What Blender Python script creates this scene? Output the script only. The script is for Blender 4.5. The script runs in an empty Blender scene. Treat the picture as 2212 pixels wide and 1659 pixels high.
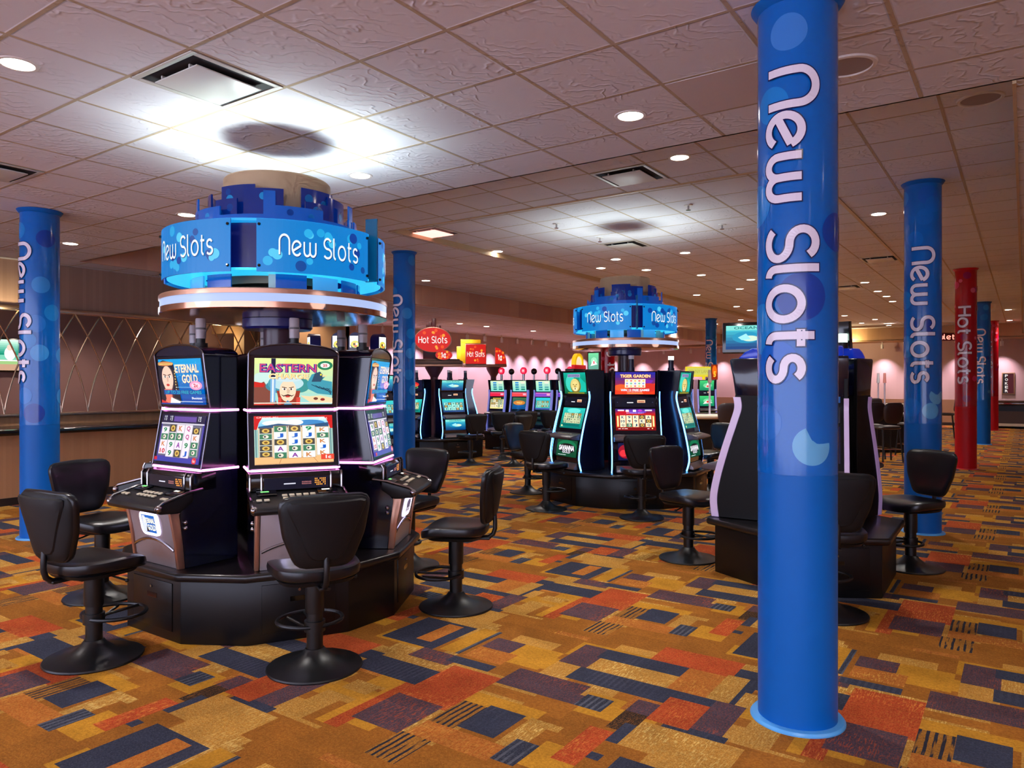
import bpy, bmesh, math, random
from mathutils import Vector, Matrix
pi = math.pi
rad = math.radians
sc = bpy.context.scene
COL = sc.collection
# ---------------------------------------------------------------- camera frame
HC, F, AL = 1.6, 1594.0, rad(34.78)      # eye height, focal length in px of the 2212 frame, heading
CA, SA = math.cos(AL), math.sin(AL)
def c2w(xc, yc): return (xc*CA-yc*SA, xc*SA+yc*CA)
def at(px, py, z):                        # point of the horizontal plane z seen at a pixel
    yc = (HC-z)*F/(py-829.5)
    return c2w((px-1106)/F*yc, yc)
def atd(px, yc): return c2w((px-1106)/F*yc, yc)
def lin1(c):
    c /= 255.0
    return c/12.92 if c <= .04045 else ((c+.055)/1.055)**2.4
def lin(c): return (lin1(c[0]), lin1(c[1]), lin1(c[2]), 1.0)

# ---------------------------------------------------------------- materials
MATS = {}
def mat(name, rgb=(128,128,128), rough=.5, metal=0., spec=.5, emit=None, es=0., coat=0., trans=0., alpha=1., sheen=0.):
    if name in MATS: return MATS[name]
    m = bpy.data.materials.new(name); m.use_nodes = True
    b = m.node_tree.nodes['Principled BSDF']; I = b.inputs
    I['Base Color'].default_value = lin(rgb); I['Roughness'].default_value = rough
    I['Metallic'].default_value = metal; I['Specular IOR Level'].default_value = spec
    I['Coat Weight'].default_value = coat; I['Coat Roughness'].default_value = .08
    I['Transmission Weight'].default_value = trans; I['Alpha'].default_value = alpha
    if emit:
        I['Emission Color'].default_value = lin(emit); I['Emission Strength'].default_value = es
    MATS[name] = m
    return m
class NT:
    """small node-tree writer"""
    def __init__(s, m): s.t = m.node_tree; s.n = s.t.nodes; s.l = s.t.links; s.b = s.n['Principled BSDF']
    def put(s, sock, v):
        if isinstance(v, bpy.types.NodeSocket): s.l.new(v, sock)
        elif v is not None: sock.default_value = v
    def node(s, ty, ins=None, out=0, **kw):
        n = s.n.new(ty)
        for k, v in kw.items(): setattr(n, k, v)
        for k, v in (ins or {}).items(): s.put(n.inputs[k], v)
        return n.outputs[out]
    def math(s, op, a, b=None, c=None):
        n = s.n.new('ShaderNodeMath'); n.operation = op
        for i, v in enumerate((a, b, c)):
            if v is not None: s.put(n.inputs[i], v)
        return n.outputs[0]
    def mix(s, f, a, b, mode='MIX'):
        n = s.n.new('ShaderNodeMix'); n.data_type = 'RGBA'; n.blend_type = mode
        s.put(n.inputs[0], f); s.put(n.inputs[6], a); s.put(n.inputs[7], b)
        return n.outputs[2]
    def attr(s, name, out='Color'):
        n = s.n.new('ShaderNodeAttribute'); n.attribute_name = name; return n.outputs[out]
    def pos(s): return s.n.new('ShaderNodeNewGeometry').outputs['Position']
    def sep(s, v):
        n = s.n.new('ShaderNodeSeparateXYZ'); s.l.new(v, n.inputs[0]); return n.outputs
    def scale(s, v, x, y, z, rot=(0,0,0)):
        n = s.n.new('ShaderNodeMapping'); s.l.new(v, n.inputs[0]); n.inputs['Scale'].default_value = (x,y,z)
        n.inputs['Rotation'].default_value = rot
        return n.outputs[0]
    def noise(s, v, scale, detail=2., rough=.5, dist=0.):
        return s.node('ShaderNodeTexNoise', {'Vector': v, 'Scale': scale, 'Detail': detail, 'Roughness': rough, 'Distortion': dist}, 0)
    def step(s, v, a, b):
        n = s.n.new('ShaderNodeMapRange'); n.clamp = True
        s.put(n.inputs[0], v); n.inputs[1].default_value = a; n.inputs[2].default_value = b
        return n.outputs[0]
    def bump(s, h, strength=.3, dist=.01):
        o = s.node('ShaderNodeBump', {'Height': h, 'Strength': strength, 'Distance': dist}, 0)
        s.l.new(o, s.b.inputs['Normal'])
    def base(s, c): s.put(s.b.inputs['Base Color'], c)

def attr_mat(name, rough=.4, emit=0., coat=0., spec=.5):
    """colour comes from the mesh's own colour layer 'Col' (prints, screens)"""
    if name in MATS: return MATS[name]
    m = mat(name, (0,0,0), rough, spec=spec, coat=coat)
    t = NT(m); a = t.attr('Col')
    if emit:
        t.put(t.b.inputs['Emission Color'], a); t.b.inputs['Emission Strength'].default_value = emit
    else: t.base(a)
    return m

BLACK   = mat('black_gloss', (9,9,12), .16, coat=.4)
BLACKM  = mat('black_satin', (13,13,16), .42)
NAVYB   = mat('navy_gloss', (10,13,34), .15, coat=.5)
VINYL   = mat('black_vinyl', (15,15,19), .30)
SHELL   = mat('black_shell', (12,13,16), .55, spec=.35)
POWDER  = mat('black_powder_coat', (12,12,14), .38)
CHROME  = mat('chrome', (176,172,176), .16, 1.)
DCHROME = mat('dark_chrome', (120,116,124), .2, 1.)
SILVER  = mat('brushed_silver', (176,164,166), .38, .35)
COPPER  = mat('warm_metal', (196,146,122), .3, .7)
BEIGE   = mat('beige_laminate', (176,146,112), .5)
WALLT   = mat('tan_wall', (166,128,92), .6)
WHITEP  = mat('white_plastic', (225,222,218), .35)
PLINTH  = mat('plinth_black', (13,11,12), .36, spec=.35)
LEDGE   = mat('ledge_laminate', (20,17,19), .28, coat=.1)
GREYP   = mat('grey_plastic', (92,88,92), .35)
ACRYL   = mat('blue_acrylic', (2,76,150), .12, coat=.5, emit=(0,70,160), es=.28)
ACRYLD  = mat('dark_blue_acrylic', (2,34,98), .12, coat=.5, emit=(2,30,112), es=.22)
CYANE   = mat('cyan_edge_glow', (60,190,220), .3, emit=(40,190,235), es=.6)
CLEAR   = mat('clear_tube', (230,225,235), .06, trans=.9)
SCREEN  = attr_mat('lit_screen', .2, .74, coat=.4)
SCREENB = attr_mat('lit_badge', .3, .9)
PRINT   = attr_mat('gloss_print', .14, coat=.2, spec=.4)
SIGNP   = attr_mat('backlit_sign', .35, .62)
REDD    = mat('dark_red_paint', (92,20,24), .35)
WOODD   = mat('dark_wood', (74,48,38), .4)
FELT    = mat('table_felt', (176,168,152), .8)
PAD     = mat('beige_padding', (206,192,170), .5)

# ---------------------------------------------------------------- mesh building
class MB:
    def __init__(s): s.v = []; s.f = []; s.m = []; s.c = []
    def add(s, vs, fs, m=0, c=None, M=None):
        b = len(s.v)
        s.v += [tuple(M @ Vector(p)) if M else tuple(p) for p in vs]
        s.f += [tuple(b+i for i in f) for f in fs]
        s.m += [m]*len(fs); s.c += [c]*len(fs)
        return s
    def box(s, x0, x1, y0, y1, z0, z1, m=0, M=None, c=None):
        vs = [(x,y,z) for z in (z0,z1) for y in (y0,y1) for x in (x0,x1)]
        return s.add(vs, [(0,2,3,1),(4,5,7,6),(0,1,5,4),(2,6,7,3),(0,4,6,2),(1,3,7,5)], m, c, M)
    def lathe(s, prof, n=32, m=0, M=None, a0=0., a1=2*pi, c=None):
        full = abs(a1-a0-2*pi) < 1e-6
        k = n if full else n+1
        vs = []; fs = []
        for i in range(k):
            a = a0+(a1-a0)*i/n
            vs += [(r*math.cos(a), r*math.sin(a), z) for r, z in prof]
        p = len(prof)
        for i in range(n):
            j = (i+1) % k
            for q in range(p-1):
                fs.append((i*p+q, j*p+q, j*p+q+1, i*p+q+1))
        return s.add(vs, fs, m, c, M)
    def ring_solid(s, r0, r1, z0, z1, n=48, m=0, a0=0., a1=2*pi, M=None, c=None):
        prof = [(r0,z0),(r1,z0),(r1,z1),(r0,z1),(r0,z0)]
        s.lathe(prof, n, m, M, a0, a1, c)
        if abs(a1-a0-2*pi) > 1e-6:
            for a, w in ((a0,(0,1,2,3)),(a1,(3,2,1,0))):
                s.add([(r*math.cos(a), r*math.sin(a), z) for r, z in prof[:4]], [w], m, c, M)
        return s
    def cyl(s, r, z0, z1, n=32, m=0, M=None, r2=None, c=None):
        r2 = r if r2 is None else r2
        return s.lathe([(0,z0),(r,z0),(r2,z1),(0,z1)], n, m, M, c=c)
    def prism(s, poly, a0, a1, axis='x', m=0, M=None, c=None):
        """poly of (u,v) pulled along an axis: x -> (a,u,v), y -> (u,a,v), z -> (u,v,a)"""
        n = len(poly)
        P = {'x': lambda u,v,a: (a,u,v), 'y': lambda u,v,a: (u,a,v), 'z': lambda u,v,a: (u,v,a)}[axis]
        vs = [P(u,v,a0) for u,v in poly]+[P(u,v,a1) for u,v in poly]
        fs = [tuple(range(n-1,-1,-1)), tuple(range(n,2*n))]+[(i,(i+1)%n,(i+1)%n+n,i+n) for i in range(n)]
        return s.add(vs, fs, m, c, M)
    def tube(s, path, r, n=8, m=0, closed=False, M=None, c=None):
        P = [Vector(p) for p in path]; k = len(P); vs = []; fs = []
        up = None
        for i in range(k):
            if closed: d = P[(i+1)%k]-P[i-1]
            else: d = P[min(i+1,k-1)]-P[max(i-1,0)]
            d.normalize()
            if up is None:
                up = Vector((0,0,1)) if abs(d.z) < .9 else Vector((1,0,0))
            sd = d.cross(up)
            if sd.length < 1e-4: sd = d.cross(Vector((1,.3,.2)))
            sd.normalize(); up = sd.cross(d).normalized()
            vs += [tuple(P[i]+sd*(r*math.cos(2*pi*j/n))+up*(r*math.sin(2*pi*j/n))) for j in range(n)]
        for i in range(k if closed else k-1):
            i2 = (i+1) % k
            for j in range(n):
                fs.append((i*n+j, i*n+(j+1)%n, i2*n+(j+1)%n, i2*n+j))
        if not closed: fs += [tuple(range(n)), tuple(range((k-1)*n, k*n))]
        return s.add(vs, fs, m, c, M)
    def sphere(s, x, y, z, rx, ry=None, rz=None, n=16, m=0, M=None):
        ry = rx if ry is None else ry; rz = rx if rz is None else rz
        h = n//2
        prof = [(math.sin(pi*i/h), -math.cos(pi*i/h)) for i in range(h+1)]
        T = Matrix.Translation((x,y,z)) @ Matrix.Diagonal((rx,ry,rz,1))
        return s.lathe(prof, n, m, (M @ T) if M else T)
    def pillow(s, outline, plane, tf, tb, n=40, rings=7, bend=None, m=0, power=2.6, M=None):
        """closed cushion: outline(angle)->(a,b) in the plane 'xz' (thickness along y) or 'xy' (along z)"""
        pts = [outline(2*pi*i/n) for i in range(n)]
        cx = sum(p[0] for p in pts)/n; cy = sum(p[1] for p in pts)/n
        def P(a, b, t):
            if bend: t = t+bend(a, b)
            return (a,t,b) if plane == 'xz' else (a,b,t)
        vs = []; fs = []
        rho = [math.sin(.5*pi*(k+1)/rings) for k in range(rings)]
        for sgn, T in ((1,tf),(-1,tb)):
            vs.append(P(cx, cy, sgn*T))
            for k, q in enumerate(rho[:-1]):
                h = sgn*T*(max(0, 1-q**power))**(1/power)
                vs += [P(cx+(p[0]-cx)*q, cy+(p[1]-cy)*q, h) for p in pts]
        half = 1+n*(rings-1)
        rim = len(vs); vs += [P(p[0], p[1], 0) for p in pts]
        for o in (0, half):
            fs += [(o, o+1+i, o+1+(i+1)%n) for i in range(n)]
            for k in range(rings-2):
                for i in range(n):
                    a = o+1+k*n+i; b = o+1+k*n+(i+1)%n
                    fs.append((a, a+n, b+n, b))
            for i in range(n):
                a = o+1+(rings-2)*n
                fs.append((a+i, rim+i, rim+(i+1)%n, a+(i+1)%n))
        return s.add(vs, fs, m, None, M)
    def build(s, name, mats, parent=None, loc=None, rotz=None, bev=0., sharp=38., seg=2, recalc=True, smooth=True):
        me = bpy.data.meshes.new(name)
        me.from_pydata(s.v, [], s.f)
        for mt in (mats if isinstance(mats, (list, tuple)) else [mats]): me.materials.append(mt)
        me.polygons.foreach_set('material_index', s.m)
        if any(c is not None for c in s.c):
            a = me.color_attributes.new('Col', 'FLOAT_COLOR', 'CORNER')
            d = []
            for p, c in zip(me.polygons, s.c):
                d += list(c or (1,1,1,1))*p.loop_total
            a.data.foreach_set('color', d)
        if recalc or bev:
            bm = bmesh.new(); bm.from_mesh(me)
            if bev:
                bmesh.ops.remove_doubles(bm, verts=bm.verts, dist=1e-5)
            if recalc: bmesh.ops.recalc_face_normals(bm, faces=bm.faces)
            if bev:
                es = [e for e in bm.edges if len(e.link_faces) == 2 and e.calc_face_angle(0) > rad(30)]
                bmesh.ops.bevel(bm, geom=es, offset=bev, segments=seg, affect='EDGES', profile=.5, clamp_overlap=True)
            bm.to_mesh(me); bm.free()
        if smooth:
            me.shade_smooth(); me.set_sharp_from_angle(angle=rad(sharp))
        o = bpy.data.objects.new(name, me); COL.objects.link(o)
        if parent: o.parent = parent
        if loc: o.location = loc
        if rotz is not None: o.rotation_euler = (0,0,rotz)
        return o

def tag(o, label=None, cat=None, group=None, kind=None):
    if label: o['label'] = label
    if cat: o['category'] = cat
    if group: o['group'] = group
    if kind: o['kind'] = kind
    return o
def thing(name, label, cat, loc=(0,0,0), rotz=0., group=None):
    o = bpy.data.objects.new(name, None); COL.objects.link(o)
    o.location = loc; o.rotation_euler = (0,0,rotz); o.empty_display_size = .1
    return tag(o, label, cat, group, 'thing')
def dup(root, loc=None, rotz=None, label=None, group=None):
    def cp(o, par):
        c = o.copy(); COL.objects.link(c)
        if par: c.parent = par
        for ch in o.children: cp(ch, c)
        return c
    r = cp(root, None)
    if loc: r.location = loc
    if rotz is not None: r.rotation_euler = (0,0,rotz)
    if label: r['label'] = label
    if group: r['group'] = group
    return r
def struct(name, mb, mats, **kw):
    o = mb.build(name, mats, **kw); o['kind'] = 'structure'; return o
def T(x, y, z): return Matrix.Translation((x,y,z))
def RZ(a): return Matrix.Rotation(a, 4, 'Z')
def RX(a): return Matrix.Rotation(a, 4, 'X')
def RY(a): return Matrix.Rotation(a, 4, 'Y')

# ---------------------------------------------------------------- monoline lettering (house sign alphabet)
def arc(cx, cy, rx, ry, a0, a1, n=14):
    return [(cx+rx*math.cos(rad(a0+(a1-a0)*i/n)), cy+ry*math.sin(rad(a0+(a1-a0)*i/n))) for i in range(n+1)]
GL = {
 'N': ([[(0,0)]+arc(.5,.93,.5,.47,180,0,18)+[(1,0)]], 1.0),
 'e': ([arc(.46,.5,.46,.5,24,322,26), [(.46+.46*math.cos(rad(204)),.5+.5*math.sin(rad(204))),(.46+.46*math.cos(rad(24)),.5+.5*math.sin(rad(24)))]], .92),
 'w': ([[(0,1)]+arc(.31,.33,.31,.33,180,360,12)+[(.62,1)], [(.62,.6)]+arc(.93,.33,.31,.33,180,360,12)+[(1.24,1)]], 1.24),
 'S': ([arc(.44,1.03,.4,.37,28,270,18)+arc(.44,.33,.44,.33,90,-150,20)], .88),
 'l': ([[(0,1.5),(0,.3)]+arc(.24,.26,.24,.26,180,270,8)], .28),
 'o': ([arc(.46,.5,.46,.5,0,360,30)], .92),
 't': ([[(.18,1.36),(.18,.3)]+arc(.42,.26,.24,.26,180,270,8), [(.0,.98),(.5,.98)]], .5),
 's': ([arc(.34,.745,.3,.255,28,270,14)+arc(.34,.245,.34,.245,90,-150,16)], .68),
 'H': ([[(0,0),(0,1.4)], [(.92,0),(.92,1.4)], [(0,.74),(.92,.74)]], .92),
 '1': ([[(0,1.12),(.26,1.36),(.26,0)]], .3),
 'c': ([arc(.4,.5,.4,.5,40,320,22), [(.46,-.2),(.46,1.2)]], .8),
 'R': ([[(0,0),(0,1.38)]+arc(.5,1.03,.36,.35,90,-90,12)+[(0,.68)], [(.45,.68),(.86,0)]], .86),
 'u': ([[(0,1)]+arc(.36,.36,.36,.36,180,360,12)+[(.72,1),(.72,0)]], .72),
 ' ': ([], .3),
}
def layout(s, gap=.3):
    out = []; u = 0.
    for ch in s:
        st, w = GL[ch]
        out += [[(u+x, y) for x, y in p] for p in st]
        u += w+gap
    return out, u-gap
def ribbon(path, w, ext=0.):
    """2-D polyline -> quads of half width w"""
    P = [Vector(p) for p in path]
    closed = (P[0]-P[-1]).length < 1e-6
    if closed: P = P[:-1]
    Q = []
    k = len(P)
    for i in range(k if closed else k-1):          # subdivide so that the strip follows a curved wall
        a, b = P[i], P[(i+1) % k]; n = max(1, int((b-a).length/.16))
        Q += [a+(b-a)*(j/n) for j in range(n)]
    if not closed: Q.append(P[-1])
    if ext and not closed:
        Q[0] = Q[0]-(Q[1]-Q[0]).normalized()*ext; Q[-1] = Q[-1]+(Q[-1]-Q[-2]).normalized()*ext
    k = len(Q); L = []; R = []
    for i in range(k):
        if closed: a, b, c = Q[i-1], Q[i], Q[(i+1) % k]
        else: a, b, c = Q[max(i-1,0)], Q[i], Q[min(i+1,k-1)]
        d1 = (b-a) if (b-a).length > 1e-9 else (c-b); d2 = (c-b) if (c-b).length > 1e-9 else (b-a)
        n1 = Vector((-d1.y,d1.x)).normalized(); n2 = Vector((-d2.y,d2.x)).normalized()
        n = n1+n2; n = n/max(.4, n.length_squared/2) if n.length > 1e-6 else n1
        L.append(b+n*w); R.append(b-n*w)
    vs = []; fs = []
    for a, b in zip(L, R): vs += [(a.x,a.y),(b.x,b.y)]
    for i in range(k if closed else k-1):
        j = (i+1) % k
        fs.append((2*i,2*i+1,2*j+1,2*j))
    return vs, fs
def letters(mb, s, fn, w=.1, col=None, m=0, gap=.3, ext=0.):
    """strokes of string s mapped through fn(u,v); returns the width in units"""
    st, W = layout(s, gap)
    for p in st:
        vs, fs = ribbon(p, w, ext)
        mb.add([fn(u, v) for u, v in vs], fs, m, col)
    return W

# ---------------------------------------------------------------- flat artwork (screens, badges, printed signs)
TXT = {}
def text_mesh(s, bold=0.):
    if (s,bold) in TXT: return TXT[(s,bold)]
    cu = bpy.data.curves.new('t', 'FONT'); cu.body = s; cu.resolution_u = 2; cu.offset = bold
    o = bpy.data.objects.new('t', cu); COL.objects.link(o)
    bpy.context.view_layer.update()
    ev = o.evaluated_get(bpy.context.evaluated_depsgraph_get()); me = ev.to_mesh()
    vs = [(v.co.x, v.co.y) for v in me.vertices]; fs = [tuple(p.vertices) for p in me.polygons]
    ev.to_mesh_clear(); bpy.data.objects.remove(o); bpy.data.curves.remove(cu)
    x0 = min(v[0] for v in vs); x1 = max(v[0] for v in vs); y0 = min(v[1] for v in vs); y1 = max(v[1] for v in vs)
    TXT[(s,bold)] = ([((x-x0)/(x1-x0), (y-y0)/(y1-y0)) for x, y in vs], fs, (x1-x0)/(y1-y0))
    return TXT[(s,bold)]
class Art:
    """unit-square drawing (u right, v up) of flat coloured shapes; later shapes lie above earlier ones"""
    def __init__(s, bg=(0,0,0)): s.L = []; s.k = 0; s.rect(0,0,1,1,bg)
    def poly(s, pts, c):
        s.L.append((list(pts), [tuple(range(len(pts)))], lin(c), s.k)); s.k += 1; return s
    def rect(s, x0, y0, x1, y1, c): return s.poly([(x0,y0),(x1,y0),(x1,y1),(x0,y1)], c)
    def rects(s, rs, c):
        vs = []; fs = []
        for x0,y0,x1,y1 in rs:
            b = len(vs); vs += [(x0,y0),(x1,y0),(x1,y1),(x0,y1)]; fs.append((b,b+1,b+2,b+3))
        s.L.append((vs, fs, lin(c), s.k)); s.k += 1; return s
    def ell(s, cx, cy, rx, ry, c, n=24, a0=0, a1=360):
        return s.poly([(cx+rx*math.cos(rad(a0+(a1-a0)*i/n)), cy+ry*math.sin(rad(a0+(a1-a0)*i/n))) for i in range(n if a1-a0 >= 360 else n+1)], c)
    def line(s, pts, w, c, asp=1.):
        vs, fs = ribbon([(x, y/asp) for x, y in pts], w)
        s.L.append(([(x, y*asp) for x, y in vs], fs, lin(c), s.k)); s.k += 1; return s
    def grad(s, x0, y0, x1, y1, ca, cb, n=8):
        for i in range(n):
            t = i/(n-1); c = tuple(ca[j]+(cb[j]-ca[j])*t for j in range(3))
            s.L.append(([(x0,y0+(y1-y0)*i/n),(x1,y0+(y1-y0)*i/n),(x1,y0+(y1-y0)*(i+1)/n),(x0,y0+(y1-y0)*(i+1)/n)], [(0,1,2,3)], lin(c), s.k))
        s.k += 1; return s
    def text(s, t, x0, y0, x1, y1, c, bold=0., shadow=None, d=.006):
        vs, fs, r = text_mesh(t, bold)
        if shadow:
            s.L.append(([(x0+(x1-x0)*u+d, y0+(y1-y0)*v-d) for u, v in vs], fs, lin(shadow), s.k)); s.k += 1
        s.L.append(([(x0+(x1-x0)*u, y0+(y1-y0)*v) for u, v in vs], fs, lin(c), s.k)); s.k += 1; return s
    def mesh(s, name, m, parent, o, ux, uy, eps=.00025, clip=None):
        o, ux, uy = Vector(o), Vector(ux), Vector(uy); n = ux.cross(uy).normalized()
        mb = MB()
        for vs, fs, c, k in s.L:
            mb.add([tuple(o+ux*min(max(u,0),1)+uy*min(max(v,0),1)+n*(eps*(k+1))) for u, v in vs], fs, 0, c)
        return mb.build(name, m, parent, recalc=False, smooth=False)
# ================================================================ setting
TILE = .632
ZA, ZB, ZC, ZL = 3.41, 3.77, 3.84, 3.35          # ceiling levels
XL, XF, YE, YF = -12.1, -16.0, 5.32, 33.0

def ceiling_mat(name, rgb, lx=-3.064, ly=2.278):
    m = mat(name, rgb, .85, spec=.2); t = NT(m); p = t.pos(); s = t.sep(p)
    def cell(v, o): return t.math('FRACT', t.math('ADD', t.math('DIVIDE', t.math('SUBTRACT', v, o), TILE), 200.5))
    dx = t.math('ABSOLUTE', t.math('SUBTRACT', cell(s[0], lx), .5)); dy = t.math('ABSOLUTE', t.math('SUBTRACT', cell(s[1], ly), .5))
    d = t.math('MINIMUM', dx, dy)
    bar = t.step(d, .022, .016)
    # each tile is turned its own way
    ix = t.math('FLOOR', t.math('ADD', t.math('DIVIDE', t.math('SUBTRACT', s[0], lx), TILE), 200.)); iy = t.math('FLOOR', t.math('ADD', t.math('DIVIDE', t.math('SUBTRACT', s[1], ly), TILE), 200.))
    comb = t.node('ShaderNodeCombineXYZ', {'X': ix, 'Y': iy, 'Z': 3.})
    wn = t.node('ShaderNodeTexWhiteNoise', {'Vector': comb}, 0)
    off = t.node('ShaderNodeVectorMath', {0: p, 1: t.node('ShaderNodeCombineXYZ', {'X': 0., 'Y': 0., 'Z': t.math('MULTIPLY', wn, 40.)})}, 0, operation='ADD')
    w = t.node('ShaderNodeTexWave', {'Vector': t.scale(off, 1, 1, 1, (0,0,.5)), 'Scale': 3.6, 'Distortion': 20., 'Detail': 3., 'Detail Scale': .8, 'Detail Roughness': .6}, 1)
    n = t.noise(off, 2.2, 3.)
    ridge = t.math('MULTIPLY', t.math('POWER', w, 5.), t.step(n, .42, .6))
    h = t.math('ADD', t.math('MULTIPLY', ridge, .8), t.math('MULTIPLY', t.step(d, .016, .03), -.9))
    c = t.mix(t.math('MULTIPLY', wn, .10), lin(rgb), lin((150,138,134)))
    t.base(t.mix(bar, c, lin((186,168,142))))
    t.bump(h, .55, .012)
    return m
CEIL = ceiling_mat('ceiling_tiles', (222,220,226))
def stripes_mat(name, ca, cb, axis, w):
    m = mat(name, ca, .6); t = NT(m); s = t.sep(t.pos())
    f = t.math('FRACT', t.math('DIVIDE', s[axis], w))
    k = t.math('FLOOR', t.math('DIVIDE', s[axis], w))
    r = t.node('ShaderNodeTexWhiteNoise', {'W': k}, 0, noise_dimensions='1D')
    t.base(t.mix(t.math('ADD', t.math('MULTIPLY', r, .7), t.math('MULTIPLY', t.step(f, .0, .06), .2)), lin(ca), lin(cb)))
    return m
WPAPER = stripes_mat('striped_wallcovering', (136,106,90), (154,124,106), 1, .05)
SOFFIT = stripes_mat('striped_soffit', (176,136,122), (206,168,146), 1, .42)
SOFFITX = stripes_mat('striped_soffit_across', (176,138,96), (196,156,112), 0, .42)
COUNTF = stripes_mat('counter_front_panel', (176,128,88), (190,142,100), 1, .035)
PANELW = stripes_mat('tan_panel_wall', (204,176,176), (216,188,188), 1, .6)
PANELX = stripes_mat('tan_panel_wall_across', (196,166,156), (208,178,168), 0, .6)
TRIMM = mat('ceiling_edge_trim', (196,168,130), .5)
DARKW = mat('dark_brown_wall', (126,94,90), .6)
BASEB = mat('dark_baseboard', (30,24,26), .4)

def slab(name, x0, x1, y0, y1, z, m=CEIL, t=.06):
    b = MB(); b.box(x0, x1, y0, y1, z, z+t); return struct(name, b, m, smooth=False)
slab('ceiling', -14.2, 6, -5, YE, ZA)
slab('ceiling', -.04, 6, YE, YF+.3, ZA)
slab('ceiling', XL, -11.45, YE, 9.0, ZA)
b = MB()                                   # raised ceiling with an opening for the coffer
for x0,x1,y0,y1 in ((-11.45,-7.4,YE-.02,YF+.3),(-1.78,.0,YE-.02,YF+.3),(-7.4,-1.78,YE-.02,7.6),(-7.4,-1.78,31.,YF+.3)):
    b.box(x0,x1,y0,y1,ZB,ZB+.06)
struct('ceiling', b, CEIL, smooth=False)
slab('ceiling', -7.45, -1.73, 7.55, 31.05, ZC)
slab('ceiling', XF-.2, -10.9, 9.0, YF+.3, ZL)
b = MB()                                   # fascias of the level changes
b.box(-11.45, .0, YE-.02, YE, ZA, ZB)
b.box(-.06, -.04, YE, YF, ZA-.02, ZB)
struct('trim_1', b, TRIMM, smooth=False)
b = MB()
b.box(-7.41, -1.77, 7.595, 7.625, ZB-.012, ZC); b.box(-7.41, -7.375, 7.595, 31., ZB-.012, ZC)
b.box(-1.81, -1.77, 7.595, 31., ZB-.012, ZC); b.box(-7.4, -1.78, 30.97, 31.01, ZB-.012, ZC)
struct('trim_2', b, TRIMM, smooth=False)
b = MB(); b.box(-11.46, -11.42, YE-.005, 9.02, ZA-.005, ZB); struct('trim_3', b, SOFFIT, smooth=False)
b = MB(); b.box(-11.0, -10.87, 8.98, 31.6, ZL-.004, ZB); struct('trim_4', b, SOFFIT, smooth=False)
b = MB(); b.box(-16.2, .6, 31.6, 31.7, 3.28, ZB); b.box(-16.2,6,31.6,YF+.1,3.26,3.30); struct('trim_5', b, SOFFITX, smooth=False)
# left side: bulkhead over the lattice bar, its recess, and the far alcove
b = MB(); b.box(XL-.25, XL, -5, 9.0, 2.70, ZB); struct('wall_left', b, WPAPER, smooth=False)
b = MB(); b.box(XL-.14, XL, -5, 9.0, 0, 1.12); struct('wall_left', b, COUNTF, smooth=False)
b = MB(); b.box(XL-.15, XL, 9.0, 11.2, 0, ZB); b.box(XF, XL, 11.1, 11.2, 0, ZB); struct('wall_left', b, WALLT, smooth=False)
b = MB(); b.box(-14.3, -14.2, -5, 11.1, 0, 3.2); struct('wall_left', b, DARKW, smooth=False)
b = MB(); b.box(-14.3, XL-.15, -5, 11.1, 2.95, 3.0); struct('ceiling', b, DARKW, smooth=False)
b = MB(); b.box(-13.42, -13.08, 9.25, 9.5, 0, 2.95); b.box(-14.2,-13.42,9.25,9.5,2.66,2.95); struct('wall_left', b, WALLT, smooth=False)
b = MB(); b.box(XF-.15, XF, 11.1, YF+.3, 0, ZL+.05); struct('wall_left', b, PANELW, smooth=False)
b = MB(); b.box(XF, 6, YF, YF+.15, 0, ZA+.1); struct('wall_far', b, PANELX, smooth=False)
b = MB(); b.box(XF+.0, 6, YF-.03, YF, 0, 1.0); struct('trim_6', b, mat('tan_dado', (150,112,78), .55), smooth=False)
b = MB(); b.box(6, 6.15, -5, YF, 0, ZA+.1); struct('wall_right', b, PANELW, smooth=False)
b = MB(); b.box(XF, XF+.02, 9.1, YF, 0, .12); struct('baseboard_left', b, BASEB, smooth=False)
b = MB(); b.box(XF, 6, YF-.05, YF-.03, 0, .12); struct('baseboard_far', b, BASEB, smooth=False)

# ---------------------------------------------------------------- carpet
CARPET = '''G,21,71,19,4 G,40,72,8,4 N,21,64,20,7 M,38,48,1,12 M,33,60,6,4 G,31,56,6,4 R,39,45,3,19 R,41,59,11,16 N,18,79,14,15 O,25,82,4,11 M,33,80,4,15 D,37,80,1,15 S,39,86,7,6 O,39,80,9,6 S,30,74,10,5 N,38,76,10,3 B,52,69,16,3 M,52,64,14,4 G,65,55,6,10 B,69,58,2,5 S,41,49,10,11 T,52,55,5,9 N,57,56,7,9 O,52,50,15,5 T,51,42,6,8 D,67,51,4,7 R,74,56,4,12 S,52,77,15,4 S,52,73,16,4 D,68,73,5,5 M,49,83,7,6 G,56,81,6,7 S,56,88,6,11 N,61,94,20,5 G,62,87,18,7 N,61,82,27,6 S,87,76,5,13 N,83,73,10,3 R,80,75,7,10 S,76,76,4,5 K,76,69,4,7 N,78,65,3,7 G,80,65,16,9 R,70,99,16,8 O,78,88,7,11 G,85,88,4,12 N,86,101,4,3 N,89,88,2,12 G,90,88,3,6 N,78,59,2,2'''
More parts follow.
